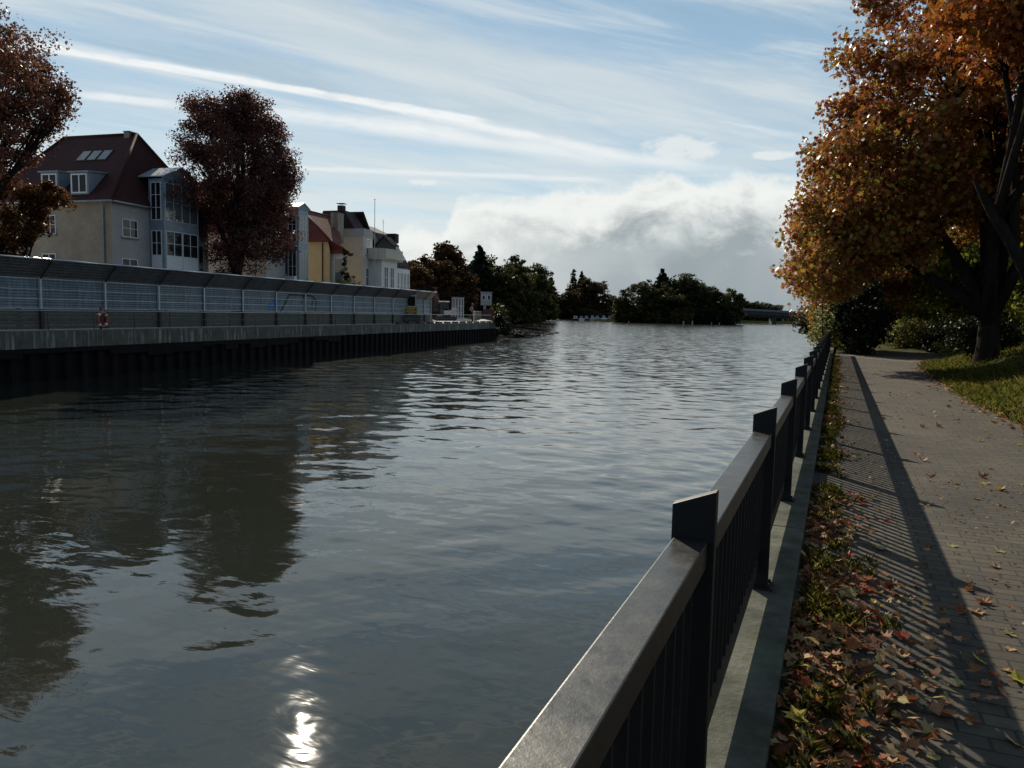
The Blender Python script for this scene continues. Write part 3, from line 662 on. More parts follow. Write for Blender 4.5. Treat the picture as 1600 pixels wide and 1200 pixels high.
while cnt < 190:                                                  # on the open paving
    y = 2.2+rng.random()**1.7*20; x = rng.uniform(.25, 1)*min(xe(y)-.1, 2.6)
    px = x
    if rng.random() > .35+.65*(math.sin(y*1.3+x*2) > -.2): continue
    put_leaf(x, y, rng.choice([0, 1, 2, 1, 0, 4][:6]) if x > .5 else rng.choice([0, 1]), rng.uniform(.06, .115)); cnt += 1
while cnt < 285:                                                  # on top of the litter by the kerb
    y = 1.9+rng.random()**1.6*6; x = -.1+abs(rng.normal())*.22
    if x > .6: continue
    put_leaf(x, y, rng.choice([3, 4, 3]), rng.uniform(.065, .11), .02); cnt += 1
o = put_leaf(-.07, 3.05, 2, .115, .05); o['label'] = 'bright yellow green leaf on the litter right beside the kerb'; del o['group']
o = put_leaf(.62, 2.9, 1, .17, .02); o['label'] = 'largest tan leaf, curled on the edge of the rail shadow'; del o['group']

# ------------------------------------------------------------------ left bank: ground
UE = 86.5
wl = [(787, 521), (805, 514), (825, 508), (845, 502.5), (868, 497)]
WL = [atz(x, y, 0) for x, y in wl]
q = [L(-70, .35, QZ), L(UE-.3, .35, QZ)]
inl = [WL[i]+np.array([-3.5-i*1.5, 3+i*2., 2.4]) for i in range(len(WL))]
struct(sheet('quay_ground', [tuple(p) for p in (q[0], q[1], L(UE-.3, 4, QZ), L(UE+6, 8, QZ), L(UE+6, 90, QZ), L(-70, 90, QZ))], QZ, M['sand']))
mb = MB(); e0 = L(UE, .5, -.5); pts_w = [np.array([e0[0], e0[1], -.6])]+[w-np.array([0, 0, .5]) for w in WL]+[WL[-1]+np.array([-300, 500, -.5])]
pts_i = [L(UE+.1, 5, 2.6)]+inl+[inl[-1]+np.array([-300, 500, 0])]; pts_b = [p+np.array([-160, 0, .3]) for p in pts_i]; pts_b[0] = L(UE+1, 120, 2.7)
m_ = len(pts_w); mb.add(pts_w+pts_i+pts_b, [(i, i+1, m_+i+1, m_+i) for i in range(m_-1)]+[(m_+i, m_+i+1, 2*m_+i+1, 2*m_+i) for i in range(m_-1)])
struct(mb.build('bank_ground', M['bankground']))

# quay wall: capping beam over corrugated sheet piles
qw = empty('quay_wall', L(0, 0, 0), BANG, 'long concrete topped quay wall with dark sheet piles on the opposite bank', 'wall')
mb = MB(); u0 = -70.
for k in range(27):
    a = u0+k*5.8; b = min(a+5.8, UE)
    if a < UE: mb.box((a+.006, 0, 1.82), (b-.006, 1.2, QZ+.02))
mb.build('capping_beam', M['quayconc'], qw, .02)
mb = MB(); zig = []; a = u0
while a < UE-.2: zig += [(a, .02), (a+.42, .02), (a+.58, .22), (a+1.0, .22)]; a += 1.16
zig.append((UE-.1, .02))
nz = len(zig)
rag = np.random.default_rng(3)
mb.add([(x, y+.05, -1.2) for x, y in zig]+[(x, y+.05, 1.815) for x, y in zig], [(i, i+1, nz+i+1, nz+i) for i in range(nz-1)])
mb.box((UE-.12, .1, -1.2), (UE, 6, 1.8))
mb.build('sheet_piles', M['pile'], qw)
mb = MB(); a = u0                                                  # old timber waler with broken lower edge
while a < 34:
    w = rag.uniform(1.2, 3.2); d = rag.uniform(.15, .75); mb.box((a, -.03, 1.81-d), (a+w-.04, .045, 1.812)); a += w
mb.build('waler', M['pile'], qw)
# spaced blocks along the sunny end of the quay edge
blk = None
for i, uu in enumerate(np.arange(50.5, 86, 3.0)):
    mb = MB(); mb.box((-.9, -.16, 0), (.9, .16, .22)); 
    if blk is None: o = mb.build('edge_beam', M['darktimber'], None, .02); blk = o
    else: o = blk.copy(); COL.objects.link(o)
    o.location = L(uu, .45, QZ+.021); o.rotation_euler = (0, 0, BANG)
    tag(o, 'low dark timber edge beam spaced along the quay edge', 'edge beam', 'edge beams along the quay')

# tubular railing on the quay
qr = empty('quay_railing', L(0, .5, QZ+.02), BANG, 'thin galvanised tube railing along the edge of the far quay', 'railing')
pm = None
for k in range(30):
    mb = MB(); mb.tube([(0, 0, 0), (0, 0, 1.12)], .018, 6)
    if pm is None: o = mb.build('post', M['machine'], qr); pm = o.data
    else: o = bpy.data.objects.new('post', pm); COL.objects.link(o); o.parent = qr
    o.location = (-9.3+k*3.25, 0.22, 0)
for z, w, mm in ((1.12, .022, 'galv'), (.58, .014, 'machine')): mb = MB(); mb.tube([(-30, .22, z), (85.4, .22, z)], w, 6); mb.build('rail', M[mm], qr)
lbp = atpl(160, 494, L(0, .62, 0), BN); lb = empty('lifebuoy', (lbp[0], lbp[1], QZ+.62), BANG, 'orange lifebuoy ring hanging on the quay railing', 'lifebuoy')
mb = MB(); nb = 28
ring = [(math.cos(2*pi*i/nb)*.36, 0, math.sin(2*pi*i/nb)*.42) for i in range(nb+1)]; mb.tube(ring, .095, 10, cap=False); mb.build('ring', M['orange'], lb)
for i in range(4):
    a = pi/4+i*pi/2; mb = MB(); mb.tube([(math.cos(a+d)*.36, 0, math.sin(a+d)*.42) for d in (-.14, 0, .14)], .102, 10); mb.build('band', M['white'], lb)
mb = MB(); mb.box((-.05, .08, -.6), (.05, .16, .75)); mb.box((-.3, .10, .38), (.3, .14, .46)); mb.build('bracket', M['maroon'], lb)

# ------------------------------------------------------------------ site barrier
FE = empty('site_barrier', L(0, 3, QZ), BANG, 'tall blue grey corrugated barrier with leaning canopy behind the quay', 'barrier')
BAY = 4.85; U0 = 5.28-BAY*6; NBAY = 22
prev = {}
def rep(name, key, mk, mats, parent, x):
    if key not in prev: o = mk().build(name, mats, parent); prev[key] = o.data
    else: o = bpy.data.objects.new(name, prev[key]); COL.objects.link(o); o.parent = parent
    o.location = (x, 0, 0); return o
def mpanel():
    mb = MB(); mb.box((.06, -.02, 1.22), (BAY-.06, .03, 3.06)); return mb
def mrail():
    mb = MB()
    for z in (1.26, 1.80, 2.36, 2.98): mb.box((.065, -.055, z-.022), (BAY-.065, -.022, z+.022))
    return mb
def mboard():
    mb = MB(); r = np.random.default_rng(5)
    for i in range(5): mb.box((.05, -.05+r.uniform(-.01, .01), .02+i*.235), (BAY-.05, .02, .245+i*.235))
    return mb
def mcanopy():
    mb = MB(); mb.prism([(.01, -.05, 3.07), (.01, -.95, 4.03), (.01, -.91, 4.06), (.01, -.01, 3.10)], (BAY-.02, 0, 0)); return mb
def mcap():
    mb = MB(); mb.tube([(.015, -.955, 4.10), (BAY-.015, -.955, 4.10)], .062, 10); return mb
def mpost():
    mb = MB(); mb.box((-.065, -.13, 1.2), (.065, -.057, 3.07)); return mb
def mfoot():
    mb = MB(); mb.box((-.11, -.22, 0), (.11, .02, 1.20)); return mb
def mbrace():
    mb = MB(); mb.bar((0, -.135, 3.0), (0, -1.02, 3.99), .07, .07, (1, 0, 0)); return mb
for k in range(NBAY):
    x = U0+k*BAY
    if x > 66: break
    rep('panel', 'p', mpanel, M['fencepanel'], FE, x); rep('panel_rail', 'r', mrail, M['galv'], FE, x); rep('base_boards', 'b', mboard, M['boards'], FE, x)
    rep('canopy', 'c', mcanopy, M['canopy'], FE, x); rep('canopy_cap', 'k', mcap, M['cap'], FE, x)
    rep('post', 'o', mpost, M['galv'], FE, x); rep('post_foot', 'f', mfoot, M['darktimber'], FE, x); rep('brace', 'q', mbrace, M['machine'], FE, x)
for c in FE.children:
    if abs(c.location.x-x+BAY) < .01 and c.name.split('.')[0] in ('panel', 'panel_rail', 'base_boards', 'canopy', 'canopy_cap'): c.scale = (.45, 1, 1)
XE_ = x-BAY*.55
mb = MB(); mb.box((XE_+.0, -.13, 0), (XE_+.12, .05, 3.1)); mb.build('post', M['galv'], FE)
# spray paint on the panels
def onf(px, py): p = atpl(px, py, L(0, 3, 0), BN); return ((p-L(0, 3, 0))@BU, p[2]-QZ)
def stroke(mb, pts, w, y):
    pts = [onf(*p) for p in pts]
    for (a, b) in zip(pts[:-1], pts[1:]):
        d = np.array([b[0]-a[0], b[1]-a[1]]); d /= np.linalg.norm(d)+1e-9; n_ = np.array([-d[1], d[0]])*w/2
        c = [(a[0]+s*n_[0]-d[0]*w*.2, y, a[1]+s*n_[1]-d[1]*w*.2) for s in (-1, 1)]+[(b[0]+s*n_[0]+d[0]*w*.2, y, b[1]+s*n_[1]+d[1]*w*.2) for s in (1, -1)]
        mb.prism(c, (0, .004, 0))
g = MB(); stroke(g, [(438, 487), (444, 475), (451, 461), (462, 460.5), (472, 462), (482, 461.5), (489, 464), (493, 469), (494, 478), (492, 486)], .20, -.030)
stroke(g, [(475, 463), (472, 468), (470, 475)], .12, -.0255); stroke(g, [(460, 461), (461, 466)], .1, -.0255); stroke(g, [(490, 466), (487, 476), (488, 484)], .16, -.0255); stroke(g, [(450, 464), (446, 474), (441, 484)], .12, -.0255)
g.build('graffiti', M['blackpaint'], FE)
g = MB()
for (cx, cy, rx, ry) in ((421, 478.5, 5.5, 4), (427, 474, 6, 3.2), (432, 479, 5, 3.5), (436, 470, 4, 2.2), (500, 479, 4, 2.5)):
    c = [onf(cx+rx*math.cos(t)*(1+.18*math.sin(3*t+cx)), cy+ry*math.sin(t)) for t in np.linspace(0, 2*pi, 15)[:-1]]
    g.prism([(p[0], -.0235-.0006*(cx % 5), p[1]) for p in c], (0, .002, 0))
g.build('graffiti', M['bluepaint'], FE)

# ------------------------------------------------------------------ houses
class House:
    """local frame: x along the quay, y away from the water, z up from the quay"""
    def __init__(s, name, u, n, label):
        s.u, s.n = u, n; s.o = empty(name, L(u, n, QZ), BANG, label, 'house')
    def front(s, px, py, y=0.): p = atpl(px, py, L(0, s.n+y, 0), BN); return (p-L(s.u, s.n, 0))@BU, p[2]-QZ
    def side(s, px, py, x=0.): p = atpl(px, py, L(s.u+x, 0, 0), BU); return (p-L(s.u, s.n, 0))@BN, p[2]-QZ
    def part(s, name, mb, mat, parent=None, bevel=0): return mb.build(name, mat, parent or s.o, bevel)
    def win(s, face, at, a0, a1, z0, z1, cols=2, rows=2, fr=.07, glass='glass', sill=True, name='window', frm='white', out=0.):
        """face 'f': in a plane y=at looking to the water; 's': in a plane x=at looking upstream"""
        a0, a1 = min(a0, a1), max(a0, a1); z0, z1 = min(z0, z1), max(z0, z1)
        def bx(mb, p0, p1, z0_, z1_, d0, d1):
            if face == 'f': mb.box((p0, at-d1, z0_), (p1, at-d0, z1_))
            else: mb.box((at-d1, p0, z0_), (at-d0, p1, z1_))
        mb = MB()
        bx(mb, a0, a0+fr, z0, z1, out, .05); bx(mb, a1-fr, a1, z0, z1, out, .05); bx(mb, a0+fr, a1-fr, z0, z0+fr, out, .05); bx(mb, a0+fr, a1-fr, z1-fr, z1, out, .05)
        for i in range(1, cols): c = a0+(a1-a0)*i/cols; bx(mb, c-fr*.55, c+fr*.55, z0+fr, z1-fr, out, .045)
        for i in range(cols):
            for j in range(1, rows):
                c = z0+(z1-z0)*j/rows; l = a0+(a1-a0)*i/cols+fr*(1 if i == 0 else .55); r = a0+(a1-a0)*(i+1)/cols-fr*(1 if i == cols-1 else .55)
                bx(mb, l, r, c-fr*.3, c+fr*.3, out, .035)
        w = mb.build(name, M[frm], s.o)
        mb = MB(); bx(mb, a0+fr*.5, a1-fr*.5, z0+fr*.5, z1-fr*.5, out+.001, .018); mb.build('pane', M[glass], w)
        if sill: mb = MB(); bx(mb, a0-.08, a1+.08, z0-.09, z0-.005, out, .13); mb.build('sill', M['concrete'], w)
        return w
    def gutter(s, pts, r=.07, mat='zinc', name='gutter'):
        mb = MB(); mb.tube(pts, r, 8); return mb.build(name, M[mat], s.o)

# house A: big hipped house with the blue grey bay
h = House('hip_roof_house', 17.27, 9., 'cream brick house with big dark red hip roof and blue grey glazed bay')
W_, X_, Z_ = 12.6, 11.0, 9.40
mb = MB(); mb.box((0, .02, 0), (X_, W_, Z_)); h.part('wall', mb, M['cream_brick'])
mb = MB(); mb.box((0.001, -.02, 0), (X_, .018, Z_)); h.part('front_wall', mb, M['white_brick'])
rz = 15.55; ov = .35; ze = Z_-.12
a, b, c, d = (-ov, -ov, ze), (X_+ov, -ov, ze), (X_+ov, W_+ov, ze), (-ov, W_+ov, ze); r1 = (X_/2, 2.5, rz); r2 = (X_/2, W_-2.6, rz)
mb = MB(); mb.add([a, b, c, d, r1, r2], [(0, 1, 4), (1, 2, 5, 4), (2, 3, 5), (3, 0, 4, 5), (3, 2, 1, 0)])
rf = h.part('roof', mb, M['tile_brown'])
mb = MB()
for p, q_ in ((a, r1), (b, r1), (c, r2), (d, r2), (r1, r2)): mb.tube([np.array(p)+(0, 0, .03), np.array(q_)+(0, 0, .03)], .13, 6)
mb.build('ridge_tiles', M['tile_brown'], rf)
mb = MB(); mb.box((X_/2-.3, 3.0, rz-.4), (X_/2+.3, 3.5, rz+.16)); mb.box((X_/2-.35, 2.95, rz+.161), (X_/2+.35, 3.55, rz+.25)); mb.build('chimney', M['concrete'], rf)
h.gutter([(-ov-.04, W_, ze+.02), (-ov-.04, -ov-.04, ze+.02), (3.7, -ov-.04, ze+.02)], .075, 'galv')
h.gutter([(-ov-.02, .55, ze), (-.08, .72, ze-.55), (-.08, .72, 0)], .06, 'zinc', 'downpipe')
def rz_side(x): return ze+(x+ov)/(X_/2+ov)*(rz-ze)                  # height of the slope that faces upstream
# three roof lights
sk = [h.side(px, py, 2.9) for px, py in ((112, 240), (162, 240))]
yA, yB = sk[1][0], sk[0][0]; x0 = 3.15; x1 = 4.1; nn = np.array([-(rz-ze), 0, X_/2+ov]); nn /= np.linalg.norm(nn)
for i in range(3):
    ya = yA+(yB-yA)*(i/3)+.05; yb = yA+(yB-yA)*((i+1)/3)-.05
    P4 = [np.array(p) for p in ((x0, ya, rz_side(x0)), (x0, yb, rz_side(x0)), (x1, yb, rz_side(x1)), (x1, ya, rz_side(x1)))]
    mb = MB(); mb.prism([p+nn*.01 for p in P4], nn*.05); sw = h.part('skylight', mb, M['darktimber'])
    cen = sum(P4)/4; mb = MB(); mb.prism([cen+(p-cen)*.84+nn*.061 for p in P4], nn*.01); mb.build('pane', M['skyglass'], sw)
# dormers facing upstream
for (px0, px1) in ((112, 136), (66, 89)):
    xd = .15; p0 = h.side(px0, 302, xd); p1 = h.side(px1, 272, xd); ya, yb = min(p0[0], p1[0])-.1, max(p0[0], p1[0])+.1; zb = max(rz_side(xd)+.02, min(p0[1], p1[1])); zt = max(p0[1], p1[1])+.15
    xb = -ov+(zt-ze)/(rz-ze)*(X_/2+ov)
    dm = MB(); dm.prism([(xd, ya, zb-.1), (xd, ya, zt), (xb+.3, ya, zt+.18), (xb+.2, ya, zt-.2)], (0, yb-ya, 0)); dd_ = h.part('dormer', dm, M['zinc'])
    dm = MB(); dm.prism([(xd-.15, ya-.12, zt), (xd-.15, ya-.12, zt+.1), (xb+.5, ya-.12, zt+.34), (xb+.5, ya-.12, zt+.22)], (0, yb-ya+.24, 0)); dm.build('dormer_roof', M['zinc'], dd_)
    h.win('s', xd, ya+.12, yb-.12, zb, zt-.1, 2, 1, .09, sill=False)
# windows of the walls
for (x0, y0, x1, y1, cc, rr) in ((70, 336, 88, 366, 2, 2), (66, 396, 89, 430, 2, 2), (22, 396, 42, 430, 2, 2)):
    a0 = h.side(x0, y0); a1 = h.side(x1, y1); h.win('s', 0, a0[0], a1[0], a0[1], a1[1], cc, rr)
for (x0, y0, x1, y1) in ((190, 341, 215, 373), (190, 403, 215, 435)):
    a0 = h.front(x0, y0, -.02); a1 = h.front(x1, y1, -.02); h.win('f', -.02, a0[0], a1[0], a0[1], a1[1], 2, 2)
a0 = h.front(308, 356, 0); h.win('f', -.02, 9.6, 10.3, 4.6, 6.9, 1, 1, sill=False); h.win('f', -.02, 9.6, 10.3, 1.2, 3.2, 1, 1, sill=False)
def bay(h, bx0, bx1, yb, zE, zG, floors, sidewin=True, yback=0.):
    """tall glazed bay with metal cladding and a low pediment; floors: (z0 of apron, z0 of glass, z1 of glass, columns, rows, kind of glass)"""
    mb = MB(); mb.box((bx0, yb, 0), (bx1, yback-.021, zE)); bw = h.part('bay_wall', mb, M['zinc'])
    xm = (bx0+bx1)/2
    mb = MB(); mb.prism([(bx0-.12, yb-.06, zE), (bx1+.12, yb-.06, zE), (bx1+.12, yb-.06, zE+.12), (xm, yb-.06, zG), (bx0-.12, yb-.06, zE+.12)], (0, .055, 0))
    for i in range(1, 8): x = bx0+(bx1-bx0)*i/8; mb.box((x-.02, yb-.09, zE+.02), (x+.02, yb-.061, zE+.12+(zG-zE-.12)*(1-abs(x-xm)/(bx1-bx0)*2)-.03))
    h.part('pediment', mb, M['zinc'])
    mb = MB()
    for sgn, xe_ in ((1, bx0-.2), (-1, bx1+.2)): mb.prism([(xm, yb-.15, zG), (xe_, yb-.15, zE+.1), (xe_, yb-.15, zE+.19), (xm, yb-.15, zG+.09)], (0, 4.6, 0))
    h.part('bay_roof', mb, M['galv'])
    for (za, zb, zc, cols, rows, gl) in floors:
        if cols == 2:
            for q in (0, 1):
                l = bx0+.18+(bx1-bx0-.30)*q/2; r = bx0+.12+(bx1-bx0-.30)*(q+1)/2; h.win('f', yb, l, r, zb, zc, 2, 2, .06, gl, False)
                if za < zb: mb = MB(); mb.box((l, yb-.045, za), (r, yb-.002, zb-.01)); h.part('apron_panel', mb, M['white'])
        else: h.win('f', yb, bx0+.15, bx1-.15, zb, zc, cols, rows, .035, gl, False)
        if sidewin:
            h.win('s', bx0, yb+.22, yback-.25, zb, zc, 2, 3 if rows > 1 and cols > 2 else 2, .06, 'glass', False)
            if za < zb: mb = MB(); mb.box((bx0-.045, yb+.22, za), (bx0-.002, yback-.25, zb-.01)); h.part('apron_panel', mb, M['white'])
bay(h, 3.82, 7.95, -1.45, 11.62, 12.75, [(4.25, 5.55, 7.55, 2, 2, 'glass'), (.6, 2.0, 4.0, 2, 2, 'bayglass'), (8.35, 8.35, 11.35, 4, 2, 'bayglass')])
hA = h

# house B: its twin, mostly behind the copper beech
h = House('hip_roof_house', 37.0, 9., 'white brick house with glazed bay half hidden by the copper beech')
XB = h.front(481, 400, -1.45)[0]+.15
mb = MB(); mb.box((0, 0, 0), (XB, 12, 9.2)); h.part('wall', mb, M['white_brick'])
a, b, c, d = (-ov, -ov, 9.1), (XB+ov, -ov, 9.1), (XB+ov, 12+ov, 9.1), (-ov, 12+ov, 9.1); r1 = (XB/2, 2.4, 14.9); r2 = (XB/2, 9.5, 14.9)
mb = MB(); mb.add([a, b, c, d, r1, r2], [(0, 1, 4), (1, 2, 5, 4), (2, 3, 5), (3, 0, 4, 5), (3, 2, 1, 0)]); h.part('roof', mb, M['tile_brown'])
b0 = h.front(466.5, 400, -1.45)[0]; b1 = h.front(482, 400, -1.45)[0]
bay(h, b0, b1, -1.45, h.front(474, 328, -1.45)[1], h.front(473, 318, -1.45)[1], [(4.3, 4.3, 7.6, 3, 1, 'bayglass'), (.6, 2.0, 3.9, 2, 2, 'glass'), (8.4, 8.4, 11.2, 3, 2, 'bayglass')])
w0 = h.front(444, 380)[0]; w1 = h.front(460, 420)[0]
mb = MB(); mb.box((w0-.2, -1.3, 3.55), (b0-.02, -.01, 3.9)); mb.box((w0-.2, -1.3, 3.91), (w0-.1, -.01, 4.9)); mb.box((w0-.1, -1.3, 3.91), (b0-.02, -1.2, 4.9)); h.part('balcony', mb, M['white_render'])
h.win('f', 0, w0, w1, 5.0, 7.3, 2, 1); h.win('f', 0, w0, w1, 1.2, 3.4, 3, 2); a0 = h.front(424, 400)[0]; h.win('f', 0, a0, a0+.9, 1.6, 3.3, 2, 2)

# house C: yellow rendered house with red roof, wide chimney and scalloped bay roof
h = House('yellow_house', 49.65, 9., 'yellow rendered house with red tiled roof and wide brick chimney')
ce = h.front(516.6, 377)[1]; ap = h.side(491.7, 337, 2.6)
mb = MB(); XC = h.front(534, 373, -.4)[0]
mb.box((0, 0, 0), (XC, 11, ce)); h.part('wall', mb, M['yellow_render'])
yr = 4.6; zr = h.front(510, 337, yr)[1]; xr1 = h.front(493, 337, yr)[0]
a, b, c, d = (-.4, -.4, ce-.1), (XC+.2, -.4, ce-.1), (XC+.2, 11.4, ce-.1), (-.4, 11.4, ce-.1); r1 = (max(.4, min(xr1, XC*.7)), yr, zr); xr2 = h.front(526, 337, yr)[0]; r2 = (max(XC+.2, xr2), yr, zr); c = (max(XC, xr2)+.4, 11.4, ce-.1)
mb = MB(); mb.add([a, b, c, d, r1, r2], [(0, 1, 5, 4), (1, 2, 5), (2, 3, 4, 5), (3, 0, 4), (3, 2, 1, 0)]); rf = h.part('roof', mb, M['tile_red'])
mb = MB(); mb.tube([np.array(a)+(0, 0, .04), np.array(r1)+(0, 0, .04)], .12, 6); mb.tube([np.array(d)+(0, 0, .04), np.array(r1)+(0, 0, .04)], .12, 6); mb.tube([np.array(r1)+(0, 0, .03), np.array(r2)+(0, 0, .03)], .12, 6); mb.build('ridge_tiles', M['tile_red'], rf)
cx = h.front(529, 350, 2.2); mb = MB(); mb.box((cx[0]-.75, 1.9, ce+.4), (cx[0]+.75, 2.7, h.front(530, 335, 2.2)[1])); mb.box((cx[0]-.82, 1.83, h.front(530, 335, 2.2)[1]+.001), (cx[0]+.82, 2.77, h.front(530, 335, 2.2)[1]+.12))
mb.tube([(cx[0]-1.3, 2.4, ce+1), (cx[0]-1.3, 2.4, h.front(523, 333, 2.2)[1])], .16, 8); mb.build('chimney', M['cream_brick'], rf)
h.gutter([(-.06, .9, ce-.2), (-.06, .9, 0)], .07, 'darktimber', 'downpipe')
mb = MB(); mb.box((-.05, -.05, 3.3), (.59, -.001, 3.45)); mb.box((-.05, -.001, 3.3), (-.001, 9, 3.45)); h.part('string_course', mb, M['darktimber'])
mb = MB(); BX = h.front(541, 400, -1.7)[0]; B2 = h.front(549, 392, -2.4)[0]
mb.box((.6, -1.7, 0), (BX, -.001, ce-1.35)); bw = h.part('bay_wall', mb, M['white_render'])
for xx in (.6+(BX-.6)*.08, .6+(BX-.6)*.38, .6+(BX-.6)*.69): h.win('f', -1.7, xx, xx+(BX-.6)*.23, 4.3, ce-1.9, 1, 2, .08, 'bayglass', True)
h.win('s', .6, -1.45, -.3, 4.3, ce-1.9, 1, 2, .08, 'bayglass', True)
for xx in (1.0, 2.4): h.win('f', -1.7, xx, xx+.7, 1.5, 2.5, 1, 1, .06, 'glass', True)
mb = MB(); zb = ce-1.34; nsc = 9
lo = []
mb.add([(.2, -2.4, zb-.05), (B2, -2.4, zb-.05), (B2, -.01, zb-.05), (.2, -.01, zb-.05), (.8, -.01, ce+.3), (B2-1.2, -.01, ce+.3)], [(3, 2, 1, 0), (0, 1, 5, 4), (1, 2, 5), (3, 0, 4), (2, 3, 4, 5)])
for i in range(nsc): x = .2+(B2-.2)*(i+.5)/nsc; mb.tube([(x, -2.38, zb-.02), (x, -2.38, zb-.32)], [.33, .18], 8)
h.part('bay_roof', mb, M['tile_red'])
mb = MB(); mb.box((BX+.01, -2.6, 0), (h.front(560, 430, -2.6)[0], -.5, 3.2)); h.part('terrace_wall', mb, M['cream_brick'])

# house D: tall cream house with flat tower, dark roof and round-fronted balcony
h = House('cream_house', 58.06, 9., 'tall cream rendered house with dark roof, balcony and white bay')
zt = h.front(568, 357)[1]
mb = MB(); mb.box((0, 0, 0), (2.5, 6.5, zt)); h.part('tower_wall', mb, M['cream_render'])
mb = MB(); mb.box((-.06, -.06, zt-1.0), (2.56, -.001, zt+.02)); mb.box((-.06, -.001, zt-1.0), (-.001, 6.5, zt+.02)); h.part('cornice', mb, M['grey_render'])
mb = MB(); mb.box((2.501, 2.6, 0), (8.6, 10.5, 9.2)); h.part('wall', mb, M['cream_render'])
zr = h.front(560, 341, 1.5)[1]+.8
mb = MB(); mb.prism([(-.15, 1.2, zt+.03), (-.15, 6.6, zt+.03), (-.15, 5.6, zr), (-.15, 2.6, zr)], (2.9, 0, 0)); rf = h.part('roof', mb, M['tile_dark'])
mb = MB(); mb.prism([(2.76, 1.4, zr-.05), (2.76, 6.6, zr-.05), (8.9, 6.6, 9.3), (8.9, 2.3, 9.3), ], (0, 0, .25)); mb.add([(2.76, 2.5, 9.2), (2.76, 2.5, zr), (8.9, 2.5, 9.3)], [(0, 1, 2)]); mb.build('lean_to', M['tile_dark'], rf)
mb = MB(); mb.box((.6, 3.2, zr-.3), (1.3, 4.0, zr+.75)); mb.box((.5, 3.1, zr+.95), (1.4, 4.1, zr+1.02)); mb.build('chimney', M['darktimber'], rf)
h.win('f', 0, .7, 1.7, zt-3.2, zt-1.2, 1, 2, .09, 'bayglass'); h.win('f', 0, .55, 1.5, 4.6, 6.9, 1, 2, .09, 'bayglass')
mb = MB(); mb.box((1.9, -1.6, 0), (6.6, -.001, 8.0)); mb.box((2.501, -.001, 0), (6.6, 2.59, 8.0)); h.part('bay_wall', mb, M['white_render'])
bz = h.front(590, 404, -1.9)[1]; bt = h.front(590, 388, -1.9)[1]
mb = MB(); mb.box((1.2, -2.1, 8.01), (7.4, 2.55, 8.2)); 
arc = [(1.2, -.05)]+[(1.2+.05, -1.5), (1.7, -2.2), (4.3, -2.35), (6.9, -2.2), (7.4, -1.5), (7.4, 2.5)]
for p, q_ in zip(arc[:-1], arc[1:]): mb.bar((p[0], p[1], 8.2+.6), (q_[0], q_[1], 8.2+.6), .16, 1.25)
h.part('balcony', mb, M['cream_render'])
for xx in (2.6, 4.4): h.win('f', -1.6, xx, xx+1.2, 4.4, 7.2, 2, 2, .09, 'glass')
h.win('f', -1.6, 3.2, 4.4, .8, 3.2, 2, 2, .09, 'glass'); h.win('f', 2.6, 5.2, 7.6, 8.4, 9.15, 3, 1, .07, 'glass', False)
mb = MB(); mb.box((6.65, -1.2, 0), (9.6, 2.5, 3.3)); mb.box((6.7, -1.3, 3.31), (9.6, 2.4, 3.9)); h.part('terrace_wall', mb, M['cream_render'])

# house E: grey gabled house with steep dark roof and tall white windows
h = House('gabled_house', 66.6, 9., 'grey gabled house with steep dark roof, skylights and tall white windows')
ez = h.front(632, 417)[1]; tz = h.front(612, 371, 2.2)[1]; x1 = 4.9
mb = MB(); mb.prism([(0, 0, 0), (0, 0, ez), (0, 2.6, tz), (0, 5.2, tz+1.2), (0, 8, tz), (0, 10, ez), (0, 10, 0)], (x1, 0, 0)); h.part('wall', mb, M['grey_render'])
mb = MB()
pf = [(-.35, ez-.25), (2.5, tz), (5.2, tz+1.25), (7.9, tz), (10.35, ez-.25)]; up_ = [(y, z+.22) for y, z in pf]
mb.prism([(-.3, y, z+.03) for y, z in pf]+[(-.3, y, z+.03) for y, z in up_[::-1]], (x1+.6, 0, 0)); rf = h.part('roof', mb, M['tile_dark'])
mb = MB(); mb.box((x1-1.0, 1.4, tz-.8), (x1+.15, 3.0, tz+.5)); mb.build('chimney', M['tile_dark'], rf)
mb = MB(); mb.tube([(x1-1.6, 3, tz), (x1-1.6, 3, tz+2.4)], .03, 5); mb.tube([(x1-1.9, 3, tz+1.9), (x1-1.3, 3, tz+1.9)], .02, 5); mb.tube([(x1-1.8, 3, tz+2.2), (x1-1.4, 3, tz+2.2)], .02, 5); mb.build('aerial', M['galv'], rf)
sl_ = np.array([0, 2.85, tz-ez+.25]); sl_ /= np.linalg.norm(sl_); nr = np.array([0, -sl_[2], sl_[1]])
for xx in (1.3, 2.5, 3.7):
    b0 = np.array([xx, -.35, ez]) + sl_*1.0+nr*.06; P4 = [b0, b0+(.75, 0, 0), b0+(.75, 0, 0)+sl_*2.6, b0+sl_*2.6]
    mb = MB(); mb.prism(P4, nr*.12); w_ = h.part('skylight', mb, M['white']); cen = sum(P4)/4
    mb = MB(); mb.prism([cen+(p-cen)*.8+nr*.121 for p in P4], nr*.01); mb.build('pane', M['skyglass'], w_)
mb = MB(); mb.box((.2, -.5, 0), (x1-.2, -.001, ez-.4)); h.part('bay_wall', mb, M['white_render'])
for i in range(4): xx = .4+i*1.08; h.win('f', -.5, xx, xx+.8, 1.6, ez-.9, 1, 3, .09, 'bayglass', True)
tg = h.side(600, 380, -1.4); mb = MB(); zc = h.side(598, 402, -1.4)[1]; yc = .3
mb.prism([(-1.6, -.5, zc), (-1.6, -.5, zc+1.7), (-1.6, .5, zc+2.6), (-1.6, 1.5, zc+1.7), (-1.6, 1.5, zc)], (1.59, 0, 0)); h.part('timber_gable', mb, M['boards'])
